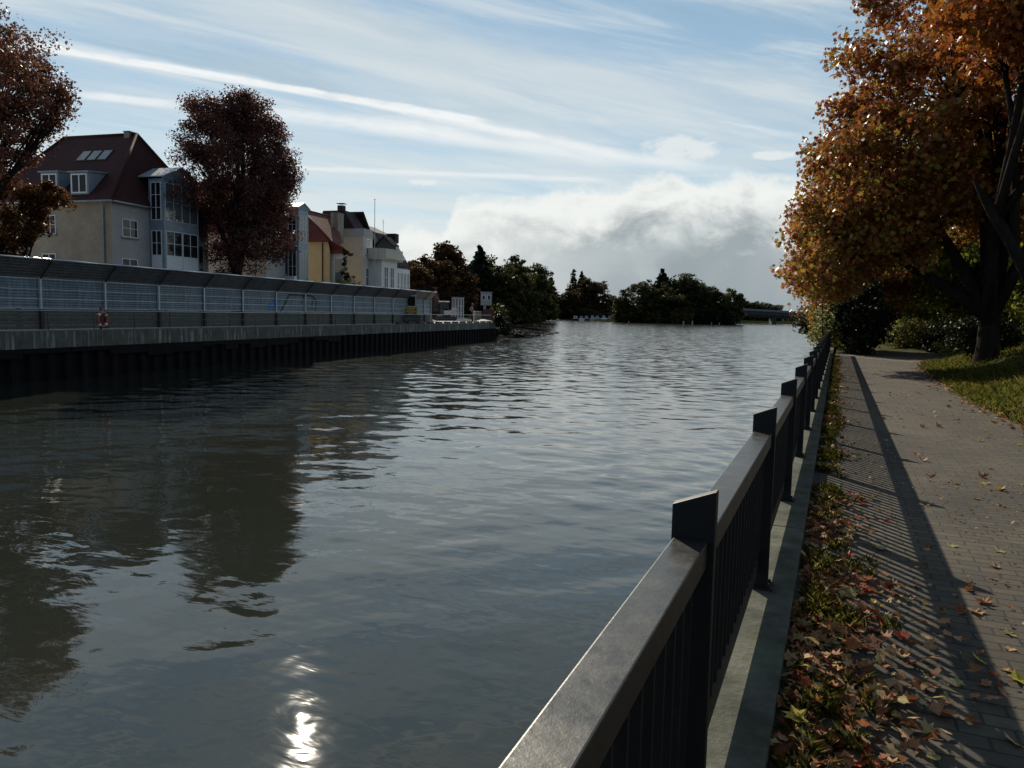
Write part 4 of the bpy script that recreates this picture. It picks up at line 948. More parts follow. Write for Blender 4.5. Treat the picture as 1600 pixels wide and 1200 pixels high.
mb = MB(); mb.prism([(-1.8, -.8, zc+1.5), (-1.8, .5, zc+2.68), (-1.8, 1.8, zc+1.5), (-1.8, 1.8, zc+1.65), (-1.8, .5, zc+2.85), (-1.8, -.8, zc+1.65)], (2.2, 0, 0)); mb.build('gable_roof', M['tile_dark'], rf)
mb = MB(); mb.box((-2.6, -1.6, 0), (-.02, 1.5, 2.9)); mb.box((-2.4, -1.7, 2.95), (-.02, -1.6, 3.9)); h.part('terrace_wall', mb, M['cream_render'])
fp = empty('flagpole', L(61.9, 6.6, QZ), 0, 'slim white flagpole rising above the cream house', 'flagpole')
pz = atpl(585.5, 312, L(0, 6.6, 0), BN)[2]-QZ; pu = (atpl(585.5, 350, L(0, 6.6, 0), BN)-L(0, 6.6, 0))@BU; fp.location = L(pu, 6.6, QZ)
mb = MB(); mb.tube([(0, 0, 0), (0, 0, pz)], [.06, .035], 8); mb.build('pole', M['galv'], fp); mb = MB(); mb.tube([(0, 0, pz), (0, 0, pz+.08)], .08, 8); mb.build('finial', M['galv'], fp)
# planting between the houses and the barrier
def shrub(name, p, r, k, per, leaf, mat, label, cr=.35, shape=KITE, grp=None):
    """r: radii"""
    root = empty(name, p, 0, label, 'shrub', grp)
    P, O, Cc = crown_pts([((0, 0, r[2]*.95), r, k)], cr, per, .8, .35); P[:, 2] = np.abs(P[:, 2])
    npmesh('foliage', leaves(P, O, leaf, shape, .5), len(shape), mat, root)
    mb = MB()
    for i in rng.permutation(k)[:9]: mb.tube(curve((rng.normal()*.1, rng.normal()*.1, -.1), Cc[i], rng.normal(size=3)*.1, 5), [.05, .04, .03, .02, .008], 5)
    mb.build('stem', M['bark'], root); return root
p = atpl(546, 432, L(0, 5.2, 0), BN); shrub('leafy_shrub', (p[0], p[1], QZ), (1.6, 1.6, (p[2]+.75-QZ)/1.95), 90, 26, .22, M['lf_pale'], 'yellow green leafy shrub showing just above the barrier', .3)
p = atpl(540, 386, L(0, 6.6, 0), BN); shrub('climbing_plant', (p[0], p[1], QZ), (.45, .5, (p[2]-QZ)/1.95), 70, 26, .22, M['lf_dark'], 'dark climbing plant on the bay of the yellow house', .3)
p = atpl(551, 421, L(0, 6.7, 0), BN); shrub('terrace_plant', (p[0], p[1], QZ+3.2), (1.5, .5, .5), 40, 24, .2, M['lf_beech'], 'dark red planting on the terrace wall below the cream house', .25)

# ------------------------------------------------------------------ works on the far quay
def onq(px, py): return atz(px, py, QZ+.02)
def prt(root, name, mat, fn, bevel=0): mb = MB(); fn(mb); return mb.build(name, mat, root, bevel)
def wheel(root, x, y, r, w, nm='wheel'):
    o = prt(root, nm, M['dark'], lambda m: m.tube([(x, y-w/2, r), (x, y-w/2+.04, r), (x, y+w/2-.04, r), (x, y+w/2, r)], [r*.86, r, r, r*.86], 20))
    prt(o, 'rim', M['yellowpaint'], lambda m: m.tube([(x, y-w/2-.012, r), (x, y+w/2+.012, r)], r*.48, 14)); return o
# small wheel loader seen nose-on; local x is across, y away from us
p = onq(642, 505); d_ = unit((p-EYE)[None])[0]; fa = math.atan2(-d_[0], d_[1])
sc = np.linalg.norm(p-EYE)/F                                          # metres per photo pixel here
wl_ = empty('wheel_loader', p, fa+.25, 'small yellow wheel loader with pale cab roof parked by the barrier', 'loader')
prt(wl_, 'body', M['yellowpaint'], lambda m: (m.box((-.85, .1, 1.15), (.85, 1.5, 2.05)), m.box((-.8, 1.5, .9), (.8, 2.6, 1.9))), .05)
prt(wl_, 'chassis', M['machine'], lambda m: (m.box((-.55, -.1, .5), (.55, 2.5, 1.14)), m.bar((-.5, 0, 1.3), (-.5, -.9, .5), .12, .2), m.bar((.5, 0, 1.3), (.5, -.9, .5), .12, .2)))
cb = prt(wl_, 'cab', M['cream_render'], lambda m: [m.box((sx-.04, sy-.04, 2.06), (sx+.04, sy+.04, 3.35)) for sx in (-.7, .7) for sy in (.5, 1.7)]+[m.box((-.74, .46, 2.06), (.74, 1.74, 2.14))])
prt(cb, 'glazing', M['glass'], lambda m: (m.box((-.66, .48, 2.15), (.66, .5, 3.3)), m.box((-.7, .55, 2.15), (-.68, 1.65, 3.3)), m.box((.68, .55, 2.15), (.7, 1.65, 3.3))))
prt(cb, 'cab_roof', M['cream_render'], lambda m: m.box((-.86, .35, 3.351), (.86, 1.85, 3.50)), .04)
for x in (-.78, .78):
    for y in (.35, 2.1): o = prt(wl_, 'wheel', M['dark'], lambda m: m.tube([(x-.19, y, .55), (x-.14, y, .55), (x+.14, y, .55), (x+.19, y, .55)], [.46, .55, .55, .46], 18)); prt(o, 'rim', M['yellowpaint'], lambda m: m.tube([(x-.2, y, .55), (x+.2, y, .55)], .25, 12))
prt(wl_, 'bucket', M['machine'], lambda m: m.prism([(-1, -.95, .1), (-1, -1.5, .15), (-1, -1.45, .22), (-1, -1.0, .25), (-1, -.85, .95), (-1, -.75, .95)], (2, 0, 0)))
for x in (-.6, .6): prt(wl_, 'headlight', M['glass'], lambda m: m.tube([(x, .09, 1.7), (x, .04, 1.7)], .11, 10))
# tracked excavator side-on
p = onq(697, 502.5); d_ = unit((p-EYE)[None])[0]; fa = math.atan2(-d_[0], d_[1])
ex = empty('excavator', p, fa, 'tracked excavator with white roofed cab and raised dark arm on the quay', 'excavator')
for y in (-.85, .85):
    def trk(m):
        P = [(-1.35, y, .12), (1.35, y, .12), (1.62, y, .32), (1.62, y, .62), (1.35, y, .86), (-1.35, y, .86), (-1.62, y, .62), (-1.62, y, .32)]
        m.prism([(a, b-.24, c) for a, b, c in P], (0, .48, 0))
        for i in range(9): m.tube([(-1.3+i*.325, y-.27, .3), (-1.3+i*.325, y+.27, .3)], .13, 8)
    prt(ex, 'track', M['dark'], trk, .03)
prt(ex, 'turntable', M['machine'], lambda m: m.tube([(0, 0, .8), (0, 0, 1.05)], .6, 16))
prt(ex, 'upper_body', M['grey_render'], lambda m: (m.box((-.35, -1, 1.06), (1.6, 1, 1.7)), m.box((.9, -1, 1.701), (1.6, 1, 2.1))), .06)
cb = prt(ex, 'cab', M['machine'], lambda m: [m.box((a-.04, b-.04, 1.4), (a+.04, b+.04, 3.0)) for a in (-.95, .35) for b in (-.95, .05)]+[m.box((-1.0, -1.0, 1.15), (-.36, .1, 1.9))])
prt(cb, 'glazing', M['glass'], lambda m: m.box((-.93, -.93, 1.95), (.33, .03, 2.98)))
prt(cb, 'cab_roof', M['white'], lambda m: m.box((-1.15, -1.1, 3.001), (.5, .2, 3.12)), .03)
prt(ex, 'boom', M['maroon'], lambda m: (m.bar((-.5, .5, 1.8), (-1.5, .5, 4.0), .28, .42, (0, 1, 0)), m.bar((-1.45, .5, 3.95), (-2.35, .5, 4.55), .26, .36, (0, 1, 0))))
prt(ex, 'stick', M['maroon'], lambda m: (m.bar((-2.3, .5, 4.6), (-2.75, .5, 2.3), .24, .30, (0, 1, 0)), m.bar((-1.2, .5, 2.6), (-2.0, .5, 4.2), .09, .09, (0, 1, 0))))
prt(ex, 'bucket', M['machine'], lambda m: m.prism([(-2.9, .1, 2.3), (-2.4, .1, 2.35), (-2.35, .1, 1.75), (-2.7, .1, 1.45), (-3.1, .1, 1.6)], (0, .8, 0)))
# site clutter between the two machines
def crate(px, py, w, h, dpt, mat, name, label, cat, extra=None):
    p = onq(px, py); d_ = unit((p-EYE)[None])[0]; k = np.linalg.norm(p-EYE)/F
    r = empty(name, p, math.atan2(-d_[0], d_[1])+.15, label, cat)
    prt(r, 'body', mat, lambda m: m.box((-w*k/2, 0, .12), (w*k/2, dpt, h*k)), .03)
    prt(r, 'skid', M['machine'], lambda m: (m.box((-w*k/2+.05, .05, 0), (-w*k/2+.2, dpt-.05, .119)), m.box((w*k/2-.2, .05, 0), (w*k/2-.05, dpt-.05, .119))))
    if extra: extra(r, k)
    return r
crate(664, 501, 17, 27, 1.6, M['grey_render'], 'compressor', 'grey site compressor box standing between loader and excavator', 'compressor', lambda r, k: (prt(r, 'louvre', M['dark'], lambda m: [m.box((-6*k, -.03, (8+i*2)*k), (1*k, -.001, (9+i*2)*k)) for i in range(5)]), prt(r, 'exhaust', M['dark'], lambda m: m.tube([(5*k, .7, 27*k), (5*k, .7, 33*k)], .07, 8))))
crate(664, 503.5, 24, 12, 1.0, M['machine'], 'tool_chest', 'low dark tool chest in front of the grey compressor', 'chest', lambda r, k: prt(r, 'lid', M['dark'], lambda m: m.box((-12.4*k, -.06, 12*k+.001), (12.4*k, 1.06, 12*k+.1))))
crate(680, 500, 11, 40, 1.2, M['darktimber'], 'drilling_rig', 'dark upright drilling rig behind the excavator track', 'rig', lambda r, k: (prt(r, 'mast', M['maroon'], lambda m: (m.bar((0, -.1, 0), (0, -.1, 51*k), .25, .25, (0, 1, 0)), m.bar((-5*k, -.1, 50*k), (5*k, -.1, 50*k), .1, .2, (0, 1, 0)))), prt(r, 'winch', M['machine'], lambda m: m.tube([(-3*k, -.3, 14*k), (3*k, -.3, 14*k)], .35, 12))))
crate(706, 499.8, 8, 14, 1.2, M['cabin'], 'generator', 'pale generator box on the sunlit quay beside the excavator', 'generator', lambda r, k: (prt(r, 'panel', M['dark'], lambda m: m.box((-2*k, -.03, 6*k), (2*k, -.001, 11*k))), prt(r, 'lid', M['white'], lambda m: m.box((-5*k, -.1, 14*k+.002), (5*k, 1.3, 15*k)))))
# sunlit gravel heaps
for i, (px, py, r_, hh) in enumerate(((672, 503.2, 1.1, .55), (722, 500.8, 2.3, .5), (757, 503.3, 1.9, .45))):
    p = onq(px, py); mb = MB(); ng = 14; V = [(0, 0, hh)]; Fc = []
    for j in range(1, 5):
        for k in range(ng): a = 2*pi*k/ng; rr = r_*j/4*(1+.15*rng.normal()); V.append((rr*math.cos(a)*1.5, rr*math.sin(a), max(-.05, hh*(1-j/4)**1.0+rng.normal()*.04*(j < 4)-(.06 if j == 4 else 0))))
    Fc += [(0, 1+k, 1+(k+1) % ng) for k in range(ng)]+[(1+(j-1)*ng+k, 1+j*ng+k, 1+j*ng+(k+1) % ng, 1+(j-1)*ng+(k+1) % ng) for j in range(1, 4) for k in range(ng)]
    mb.add(V, Fc, 0, True); o = mb.build('gravel_heap', M['sand']); o.location = p; o.rotation_euler = (0, 0, BANG)
    tag(o, ['small sunlit gravel heap in front of the excavator tracks', 'wide pale gravel heap to the right of the generator', 'pale gravel heap in front of the stacked maroon container'][i], 'gravel heap')
# steel post with crossbar
p = onq(738.5, 502); k = np.linalg.norm(p-EYE)/F; d_ = unit((p-EYE)[None])[0]
mp_ = empty('mooring_mast', p, math.atan2(-d_[0], d_[1]), 'dark maroon steel mast with crossbar and pale ring on the sunlit quay', 'mast')
prt(mp_, 'pole', M['maroon'], lambda m: (m.tube([(0, 0, 0), (0, 0, 27*k)], [.15, .12], 8), m.bar((0, 0, 8*k), (-2.4*k, 0, .05), .1, .1, (0, 1, 0)), m.tube([(.1*k, 0, 22*k), (.4*k, 0, 28*k)], [.28, .16], 8)))
prt(mp_, 'crossbar', M['dark'], lambda m: m.bar((-2.6*k, -.16, 18.4*k), (6*k, -.16, 18.0*k), .1, .12, (0, 1, 0)))
prt(mp_, 'ring', M['concrete'], lambda m: m.tube([(-1.6*k+math.cos(t)*1.7*k, -.25, 19*k+math.sin(t)*2.6*k) for t in np.linspace(0, 2*pi, 15)], .14, 6, cap=False))
# raised white site cabin on a maroon container
p = onq(762, 502.2); k = np.linalg.norm(p-EYE)/F; d_ = unit((p-EYE)[None])[0]; fa = math.atan2(-d_[0], d_[1])
ct = empty('container', p, fa, 'dark maroon steel container at the end of the quay', 'container')
prt(ct, 'body', M['maroon'], lambda m: (m.box((-8*k, 0, 0), (7.5*k, 2.4, 19*k)), [m.box((-8*k+i*.28, -.04, .15), (-8*k+i*.28+.12, -.001, 19*k-.12)) for i in range(6)]))
prt(ct, 'door', M['maroon'], lambda m: (m.box((1*k, -.05, .1), (4*k, -.001, 19*k-.1)), m.box((4.2*k, -.05, .1), (7.2*k, -.001, 19*k-.1))))
cbn = empty('site_cabin', p+np.array([0, 0, 19*k]), fa, 'small white cabin with two dark windows raised above the container', 'cabin')
prt(cbn, 'wall', M['cabin'], lambda m: (m.box((-11.5*k, .2, 6*k), (6*k, 2.6, 25.5*k))))
prt(cbn, 'support', M['cabin'], lambda m: m.box((-7*k, .4, 0), (-3*k, 2, 6*k-.001)))
prt(cbn, 'roof', M['zinc'], lambda m: m.box((-12.3*k, 0, 25.5*k+.001), (6.8*k, 2.8, 26.6*k)))
for a in (-9.7, -1.2): hw = prt(cbn, 'window', M['white'], lambda m: [m.box((a*k, .12, 14*k), ((a+5.4)*k, .199, 14.6*k)), m.box((a*k, .12, 21.4*k), ((a+5.4)*k, .199, 22*k)), m.box((a*k, .12, 14.6*k), ((a+.6)*k, .199, 21.4*k)), m.box(((a+4.8)*k, .12, 14.6*k), ((a+5.4)*k, .199, 21.4*k))]); prt(hw, 'pane', M['glass'], lambda m: m.box(((a+.5)*k, .16, 14.5*k), ((a+4.9)*k, .198, 21.5*k)))
p = onq(747, 501.8); ti = empty('timber_stack', p, fa+.1, 'stack of pale planks leaning against the maroon container', 'timber')
def planks(m):
    r = np.random.default_rng(8)
    for j in range(7):
        for i in range(4): m.box((-6*k+i*2.9*k+r.uniform(-.06, .06), .1, j*2.3*k), (-6*k+i*2.9*k+2.6*k, 1.8+r.uniform(-.2, .2), j*2.3*k+1.9*k))
prt(ti, 'planks', M['cream_render'], planks); prt(ti, 'bearer', M['darktimber'], lambda m: [m.box((-6.2*k, -.02, j*2.3*k+1.92*k), (5.8*k, .08, j*2.3*k+2.28*k)) for j in range(6)])
# pale building with tall glazed bays behind the works
p = L(100, 10, QZ); p = atpl(716, 481, L(0, 12, 0), BN); k = np.linalg.norm(p-EYE)/F
gb = empty('glazed_building', (p[0], p[1], QZ), fa+.1, 'pale building with tall narrow windows behind the works site', 'building')
prt(gb, 'wall', M['grey_render'], lambda m: m.box((-9*k, .3, 0), (9*k, 4, 35*k)))
prt(gb, 'roof', M['zinc'], lambda m: m.box((-9.6*k, 0, 35*k+.001), (9.6*k, 4.3, 36*k)))
for i in range(4):
    x = -8.4*k+i*4.4*k; w_ = prt(gb, 'window', M['white'], lambda m: (m.box((x, .16, 2*k), (x+.5*k, .299, 34*k)), m.box((x+3*k, .16, 2*k), (x+3.5*k, .299, 34*k)), [m.box((x+.5*k, .18, z*k), (x+3*k, .299, (z+.5)*k)) for z in (2, 12, 22, 33.4)]))
    prt(w_, 'pane', M['bayglass'], lambda m: m.box((x+.4*k, .25, 2.4*k), (x+3.1*k, .298, 33.6*k)))

# rubble groyne running into the river
A_ = atz(778, 527, 0); B_ = atz(858, 521, 0)
nr_ = 900; tt = rng.random(nr_)**1.15; wd = (1-tt)*5.5+.9; off = rng.normal(size=nr_)*.42
base = A_[None]*(1-tt)[:, None]+B_[None]*tt[:, None]; dv = unit((B_-A_)[None])[0]; pv = np.array([-dv[1], dv[0], 0])
P = base+pv[None]*(off*wd)[:, None]; hmax = (1-tt)**.8*1.7*np.exp(-(off**2)*2.2)
def stone(m, p, r):
    V = []; q = np.random.default_rng(int(abs(p[0]*1000)) % 99991)
    ico = [(0, 0, 1), (.9, 0, .45), (.28, .85, .45), (-.72, .53, .45), (-.72, -.53, .45), (.28, -.85, .45), (.72, .53, -.45), (-.28, .85, -.45), (-.9, 0, -.45), (-.28, -.85, -.45), (.72, -.53, -.45), (0, 0, -1)]
    fc = [(0, 1, 2), (0, 2, 3), (0, 3, 4), (0, 4, 5), (0, 5, 1), (1, 6, 2), (2, 7, 3), (3, 8, 4), (4, 9, 5), (5, 10, 1), (6, 7, 2), (7, 8, 3), (8, 9, 4), (9, 10, 5), (10, 6, 1), (11, 7, 6), (11, 8, 7), (11, 9, 8), (11, 10, 9), (11, 6, 10)]
    s_ = q.uniform(.6, 1.3, 3)*r*np.array([1.2, 1, .7]); a = q.uniform(0, 6.28); ca, sa = math.cos(a), math.sin(a)
    for v in ico: v = np.array(v)*s_*q.uniform(.8, 1.2); V.append((p[0]+v[0]*ca-v[1]*sa, p[1]+v[0]*sa+v[1]*ca, p[2]+v[2]))
    m.add(V, fc)
mb = MB()
for i in range(nr_): stone(mb, (P[i, 0], P[i, 1], hmax[i]*rng.uniform(.55, 1)-.1), rng.uniform(.18, .5))
tag(mb.build('rubble', M['rubble']), 'low spit of dark rubble running into the river from the quay end', 'rubble', None, 'stuff')
fb = empty('fallen_branch', tuple(A_*.7+B_*.3+np.array([0, 0, .9])), 0, 'bare fallen boughs lying across the rubble and over the water', 'branch')
mb = MB(); dB = (B_-A_)
for i in range(7):
    s0 = -dB*.22+pv*rng.normal()*.8+np.array([0, 0, rng.uniform(.2, 1.1)]); e0 = dB*rng.uniform(.35, .72)+pv*rng.normal()*1.6+np.array([0, 0, rng.uniform(-.6, .3)])
    cv = curve(s0, e0, (0, 0, rng.uniform(.1, .5)), 8); mb.tube(cv, [.12, .11, .10, .085, .07, .055, .04, .02], 6)
    for j in range(5): q_ = cv[rng.integers(2, 7)]; mb.tube(curve(q_, q_+dB*rng.uniform(.04, .14)+pv*rng.normal()*.9+np.array([0, 0, rng.uniform(-.2, .9)]), rng.normal(size=3)*.1, 4), [.04, .03, .02, .008], 4)
mb.build('bough', M['bark'], fb)
# outlying stones in the shallows
for i in range(16):
    t_s = rng.uniform(.35, 1.08); q_ = A_*(1-t_s)+B_*t_s-pv*rng.uniform(-.5, 4.5)*(1-t_s*.6); mb = MB(); r0 = rng.uniform(.3, .6); stone(mb, (q_[0]*1e-6, i*.01, .05), r0); o = mb.build('stone', M['rubble']); o.location = (q_[0], q_[1], .05)
    tag(o, 'dark wet stone standing in the shallow water off the rubble spit', 'stone', 'stones off the rubble spit')

# ------------------------------------------------------------------ trees of the far bank
p = L(2.5, 6.4, QZ)
CH = [(-50, 100, 4.2, 90), (-5, 72, 1.9, 36), (36, 112, 1.7, 34), (18, 150, 2.2, 46), (74, 126, 1.3, 24), (98, 160, 1.0, 20), (66, 172, 1.5, 28), (24, 205, 1.7, 30), (76, 200, .9, 13), (-15, 250, 1.9, 34), (-70, 200, 4.5, 90), (34, 240, .8, 9)]
lob = [(atpl(x, y, L(0, 6.4+((i*37) % 5-2)*.5, 0), BN)-p, (r, r, r*.9), k) for i, (x, y, r, k) in enumerate(CH)]
tree('chestnut_tree', p, 18, .42, lob, .8, 66, .18, M['lf_chest'],
     'rusty brown chestnut tree at the left behind the barrier', forks=[lob[q][0] for q in (0, 2, 3, 5, 7, 9)], fork=.35, twigs=200, flat=.6, inner=.5)
p = L(6.8, 6.2, QZ)
tree('rusty_tree', p, 8, .2, [((-1.4, -1.8, 5.8), (2.6, 2.6, 3.4), 90), ((-.2, .6, 6.8), (1.4, 1.4, 1.7), 34), ((.1, 1.6, 8.4), (1.1, 1.5, .8), 20), ((-.5, -.6, 3.8), (1.7, 1.6, 1.8), 40), ((-1.5, -.8, 9.0), (1.6, 1.8, 1.0), 26)], .7, 130, .19, M['lf_bushor'],
     'low rust orange tree in front of the hip roofed house', fork=.25, twigs=50)
p = L(28.2, 6.0, QZ)
u8 = lambda du, dn, z: tuple(BU*du+BN*dn+np.array([0, 0, z]))
tuft_ = []
for i in range(26):
    e_ = rng.uniform(-.35, 1.45); a_ = rng.uniform(0, 6.28); d3 = (math.cos(a_)*math.cos(e_), math.sin(a_)*math.cos(e_), math.sin(e_)); rr_ = rng.uniform(.95, 1.13)
    tuft_.append((tuple(u8(.4+6.0*d3[0]*rr_, 3.4*d3[1]*rr_, 12.6+6.4*d3[2]*rr_)), (rng.uniform(.7, 1.5),)*3, int(rng.uniform(5, 13))))
tree('copper_beech', p, 20, .55, tuft_+[(u8(.2, 0, 13.4), (4.2, 5.6, 5.2), 190), (u8(-2.9, 0, 15.6), (2.4, 2.6, 2.8), 60), (u8(3.9, 0, 13.0), (2.6, 3.4, 3.6), 90), (u8(.2, 0, 8.0), (3, 3.4, 4.4), 120), (u8(4.8, -.5, 8.6), (1.9, 2.3, 2.8), 46), (u8(.6, 0, 18.2), (2.4, 3.0, 1.5), 36), (u8(-3.8, 0, 11.6), (1.6, 1.8, 2.0), 30), (u8(5.8, 0, 11.5), (1.5, 1.8, 1.6), 24)], 1.0, 138, .18, M['lf_beech'],
     'tall dark copper beech standing between the two glazed bay houses', limbs=12, fork=.3, twigs=160, flat=.7, inner=.6)

def farlobes(w, h, k):
    """a bushy crown w wide and h high, leafy almost to the ground"""
    L_ = [((0, 0, h*.52), (w*.46, w*.46, h*.42), k), ((0, 0, h*.22), (w*.52, w*.52, h*.22), k)]
    for i in range(7): a = rng.uniform(0, 6.28); L_.append(((math.cos(a)*w*.30, math.sin(a)*w*.30, h*(.15+.72*i/6)), (w*.25, w*.25, h*.13), k//5))
    return L_
def fartree(px, ytop, ybase, wpx, mat, label, name='bank_tree', depth=None, grp=None, k=70, lf=None, z=None):
    """stands where its foot is seen; depth follows from the water line there"""
    b = atd(px, ybase, depth); m_px = depth/F
    b[2] = b[2] if z is None else z
    hgt = (ybase-ytop)*m_px*1.0; w = wpx*m_px*1.22
    return tree(name, b, hgt, max(.15, hgt*.022), farlobes(w, hgt, k), w*.11, 48, lf or max(.35, w*.055), mat, label, group=grp, limbs=6, fork=.35, twigs=30)
def conifer(px, ytop, ybase, wpx, depth, label):
    b = atd(px, ybase, depth); k = depth/F; h = (ybase-ytop)*k; w = wpx*k
    root = empty('conifer', b, 0, label, 'tree'); P = []; O = []
    for i in range(16):
        t_ = i/15; z = h*(.12+.86*t_); r = w/2*(1-t_)**.8+.02*w; n_ = int(420*(1-t_)+50); a = rng.uniform(0, 6.28, n_); rr = r*rng.uniform(.1, 1.12, n_)
        P.append(np.column_stack([np.cos(a)*rr, np.sin(a)*rr, z-rr*.35+rng.normal(size=n_)*h*.012])); O.append(np.column_stack([np.cos(a), np.sin(a), np.full(n_, -.2)]))
    npmesh('crown', leaves(np.concatenate(P), np.concatenate(O), w*.10, KITE, .8), 4, M['lf_conifer'], root)
    mb = MB(); mb.tube([(0, 0, -.3), (0, 0, h*.95)], [h*.022, .03], 7); mb.build('trunk', M['bark'], root); return root
# behind the works
for a in ((668, 400, 487, 70, 'lf_farbrown', 'brown leaved tree right behind the gabled house', 150), (700, 382, 490, 70, 'lf_farbrown', 'tall loose crowned brown tree above the excavator', 178), (655, 412, 470, 44, 'lf_farbrown', 'russet tree touching the gable of the last house', 142),
          (762, 402, 492, 64, 'lf_far', 'green and russet tree behind the white cabin', 210), (738, 420, 490, 50, 'lf_farbrown', 'russet tree between the glazed building and the cabin', 200), (785, 418, 505, 60, 'lf_far', 'dark leafy tree overhanging the end of the quay', 195)):
    fartree(a[0], a[1], a[2], a[3], M[a[4]], a[5], depth=a[6], k=100)
conifer(748, 386, 492, 80, 195, 'dark conifer rising behind the russet trees on the left bank')
lab = ['dark green tree next beyond the quay on the left bank', 'tall bushy tree with small pointed top on the left bank', 'green bushy tree at the waterside, middle of the left bank row', 'rounded dark tree near the point of the left bank', 'last dark tree hanging over the water at the left point', 'low waterside tree at the foot of the left bank row', 'pale topped tree behind the middle of the left bank row']
for i, a in enumerate(((806, 404, 508, 56, 205), (805, 402, 500, 30, 230), (826, 418, 506, 52, 270), (846, 432, 503, 44, 360), (857, 440, 499, 26, 470), (818, 455, 511, 44, 200), (822, 412, 500, 44, 330))):
    fartree(a[0], a[1], a[2], a[3], M['lf_far'], lab[i], depth=a[4], k=95, grp='trees of the left bank')
for i, (px, py, rr) in enumerate(((779, 502, .7), (789, 505, 1.0))):
    p = atd(px, py, 120); shrub('bank_shrub', (p[0], p[1], .8 if i else 2.2), (rr*1.1, rr*1.1, 1.2), 50, 24, .24, M['lf_dark'], ['scrubby green shrub at the end of the quay wall', 'scrub shrub on the root of the rubble spit'][i], .4)

# ------------------------------------------------------------------ island, far shore, bridge
def land(name, pts, z, kind=True):
    me = MB(); n_ = len(pts); c = np.mean(pts, axis=0); lo = [np.array([p[0], p[1], -.5]) for p in pts]; hi = [np.array([p[0]+(c[0]-p[0])*.05, p[1]+(c[1]-p[1])*.05, z]) for p in pts]
    me.add(lo+hi, [(i, (i+1) % n_, n_+(i+1) % n_, n_+i) for i in range(n_)]+[tuple(range(n_, 2*n_))]); return struct(me.build(name, M['bankground']))
IA = atz(965, 503.6, 0); IB = atz(1152, 507.4, 0); iv = unit((IB-IA)[None])[0]; ip = np.array([-iv[1], iv[0], 0]); ip = ip if ip[1] > 0 else -ip
land('island_ground', [IA-iv*4+ip*20, IA, IA+iv*15-ip*2, IB-iv*10-ip*2, IB, IB+iv*10+ip*30, IB+ip*120, IA+ip*90], 1.3)
FS = [atz(868, 497.5, 0), atz(905, 499.6, 0), atz(960, 501, 0)]
land('far_shore', [FS[0]+np.array([-200, 300, 0]), FS[0], FS[1], FS[2], FS[2]+np.array([120, 60, 0]), FS[2]+np.array([300, 700, 0]), FS[0]+np.array([-100, 900, 0])], 1.6)
land('distant_shore', [(-60, 640, 0), (400, 640, 0), (1200, 700, 0), (1500, 2600, 0), (-1500, 2600, 0), (-400, 1500, 0), (-60, 800, 0)], 2.0)
DI = float(np.dot(IA-EYE, fw)); 
ilab = ['pale leafy tree at the left tip of the island', 'dark rounded tree beside the pale one on the island', 'pointed dark tree at the left of the island wood', 'dense dark tree under the island conifer', 'tall bright topped tree right of the island conifer', 'tall rounded tree in the middle of the island wood', 'broad tree right of the middle of the island', 'sloping dark tree on the right half of the island', 'small tree in the dip near the right end of the island', 'rounded tree closing the right end of the island', 'low willow at the waterline, left end of the island', 'low dark bush like tree along the island shore']
for i, a in enumerate(((980, 444, 504, 26, 0), (1000, 440, 505, 36, 8), (1005, 436, 505, 26, 16), (1022, 448, 506, 44, 4), (1058, 428, 507, 44, 14), (1078, 432, 507, 48, 8), (1098, 440, 508, 44, 10), (1116, 450, 508, 40, 12), (1130, 462, 508, 32, 8), (1143, 451, 508.5, 32, 14), (975, 464, 504.5, 30, 2), (1050, 462, 507.5, 60, 2))):
    fartree(a[0], a[1], a[2]-.5, a[3], M['lf_far'], ilab[i], depth=DI+a[4], k=80, grp='trees of the island')
for i, px in enumerate((990, 1030, 1066, 1090, 1112, 1135)):
    p = atd(px, 503.5+(px-965)*.02, DI-1); k = DI/F; shrub('island_shrub', (p[0], p[1], .9), (15*k, 8*k, 10*k), 40, 20, 1.3, M['lf_dark'], 'dark shrub along the shore of the island', 2.2, grp='shrubs on the island shore')
conifer(1032, 422, 505, 66, DI+20, 'dark pointed conifer standing out above the island wood')
flab = ['rounded green tree at the left end of the far shore', 'russet tree above the moored boats', 'dark tree in the middle of the far shore', 'bare topped rounded tree right of the far shore wood', 'low tree beside the pale boathouse', 'low russet tree at the water left of the boats']
for i, a in enumerate(((876, 456, 497.5, 30, 'lf_far'), (900, 440, 498, 42, 'lf_farbrown'), (918, 432, 499, 30, 'lf_far'), (933, 440, 499.5, 34, 'lf_farbrown'), (952, 462, 499, 30, 'lf_far'), (888, 462, 498.5, 34, 'lf_farbrown'))):
    fartree(a[0], a[1], a[2], a[3], M[a[4]], flab[i], depth=640, k=80, grp='trees of the far shore')
b = atd(895, 497, 660); kk = 660/F
tree('poplar_tree', b, 77*kk, .8, [((0, 0, 45*kk), (4.5*kk, 4.5*kk, 32*kk), 120)], 1.6, 40, 1.1, M['lf_far'], 'slim poplar towering over the far shore trees', limbs=3, fork=.5, twigs=10)
conifer(907, 426, 497, 40, 655, 'narrow dark conifer right beside the poplar')
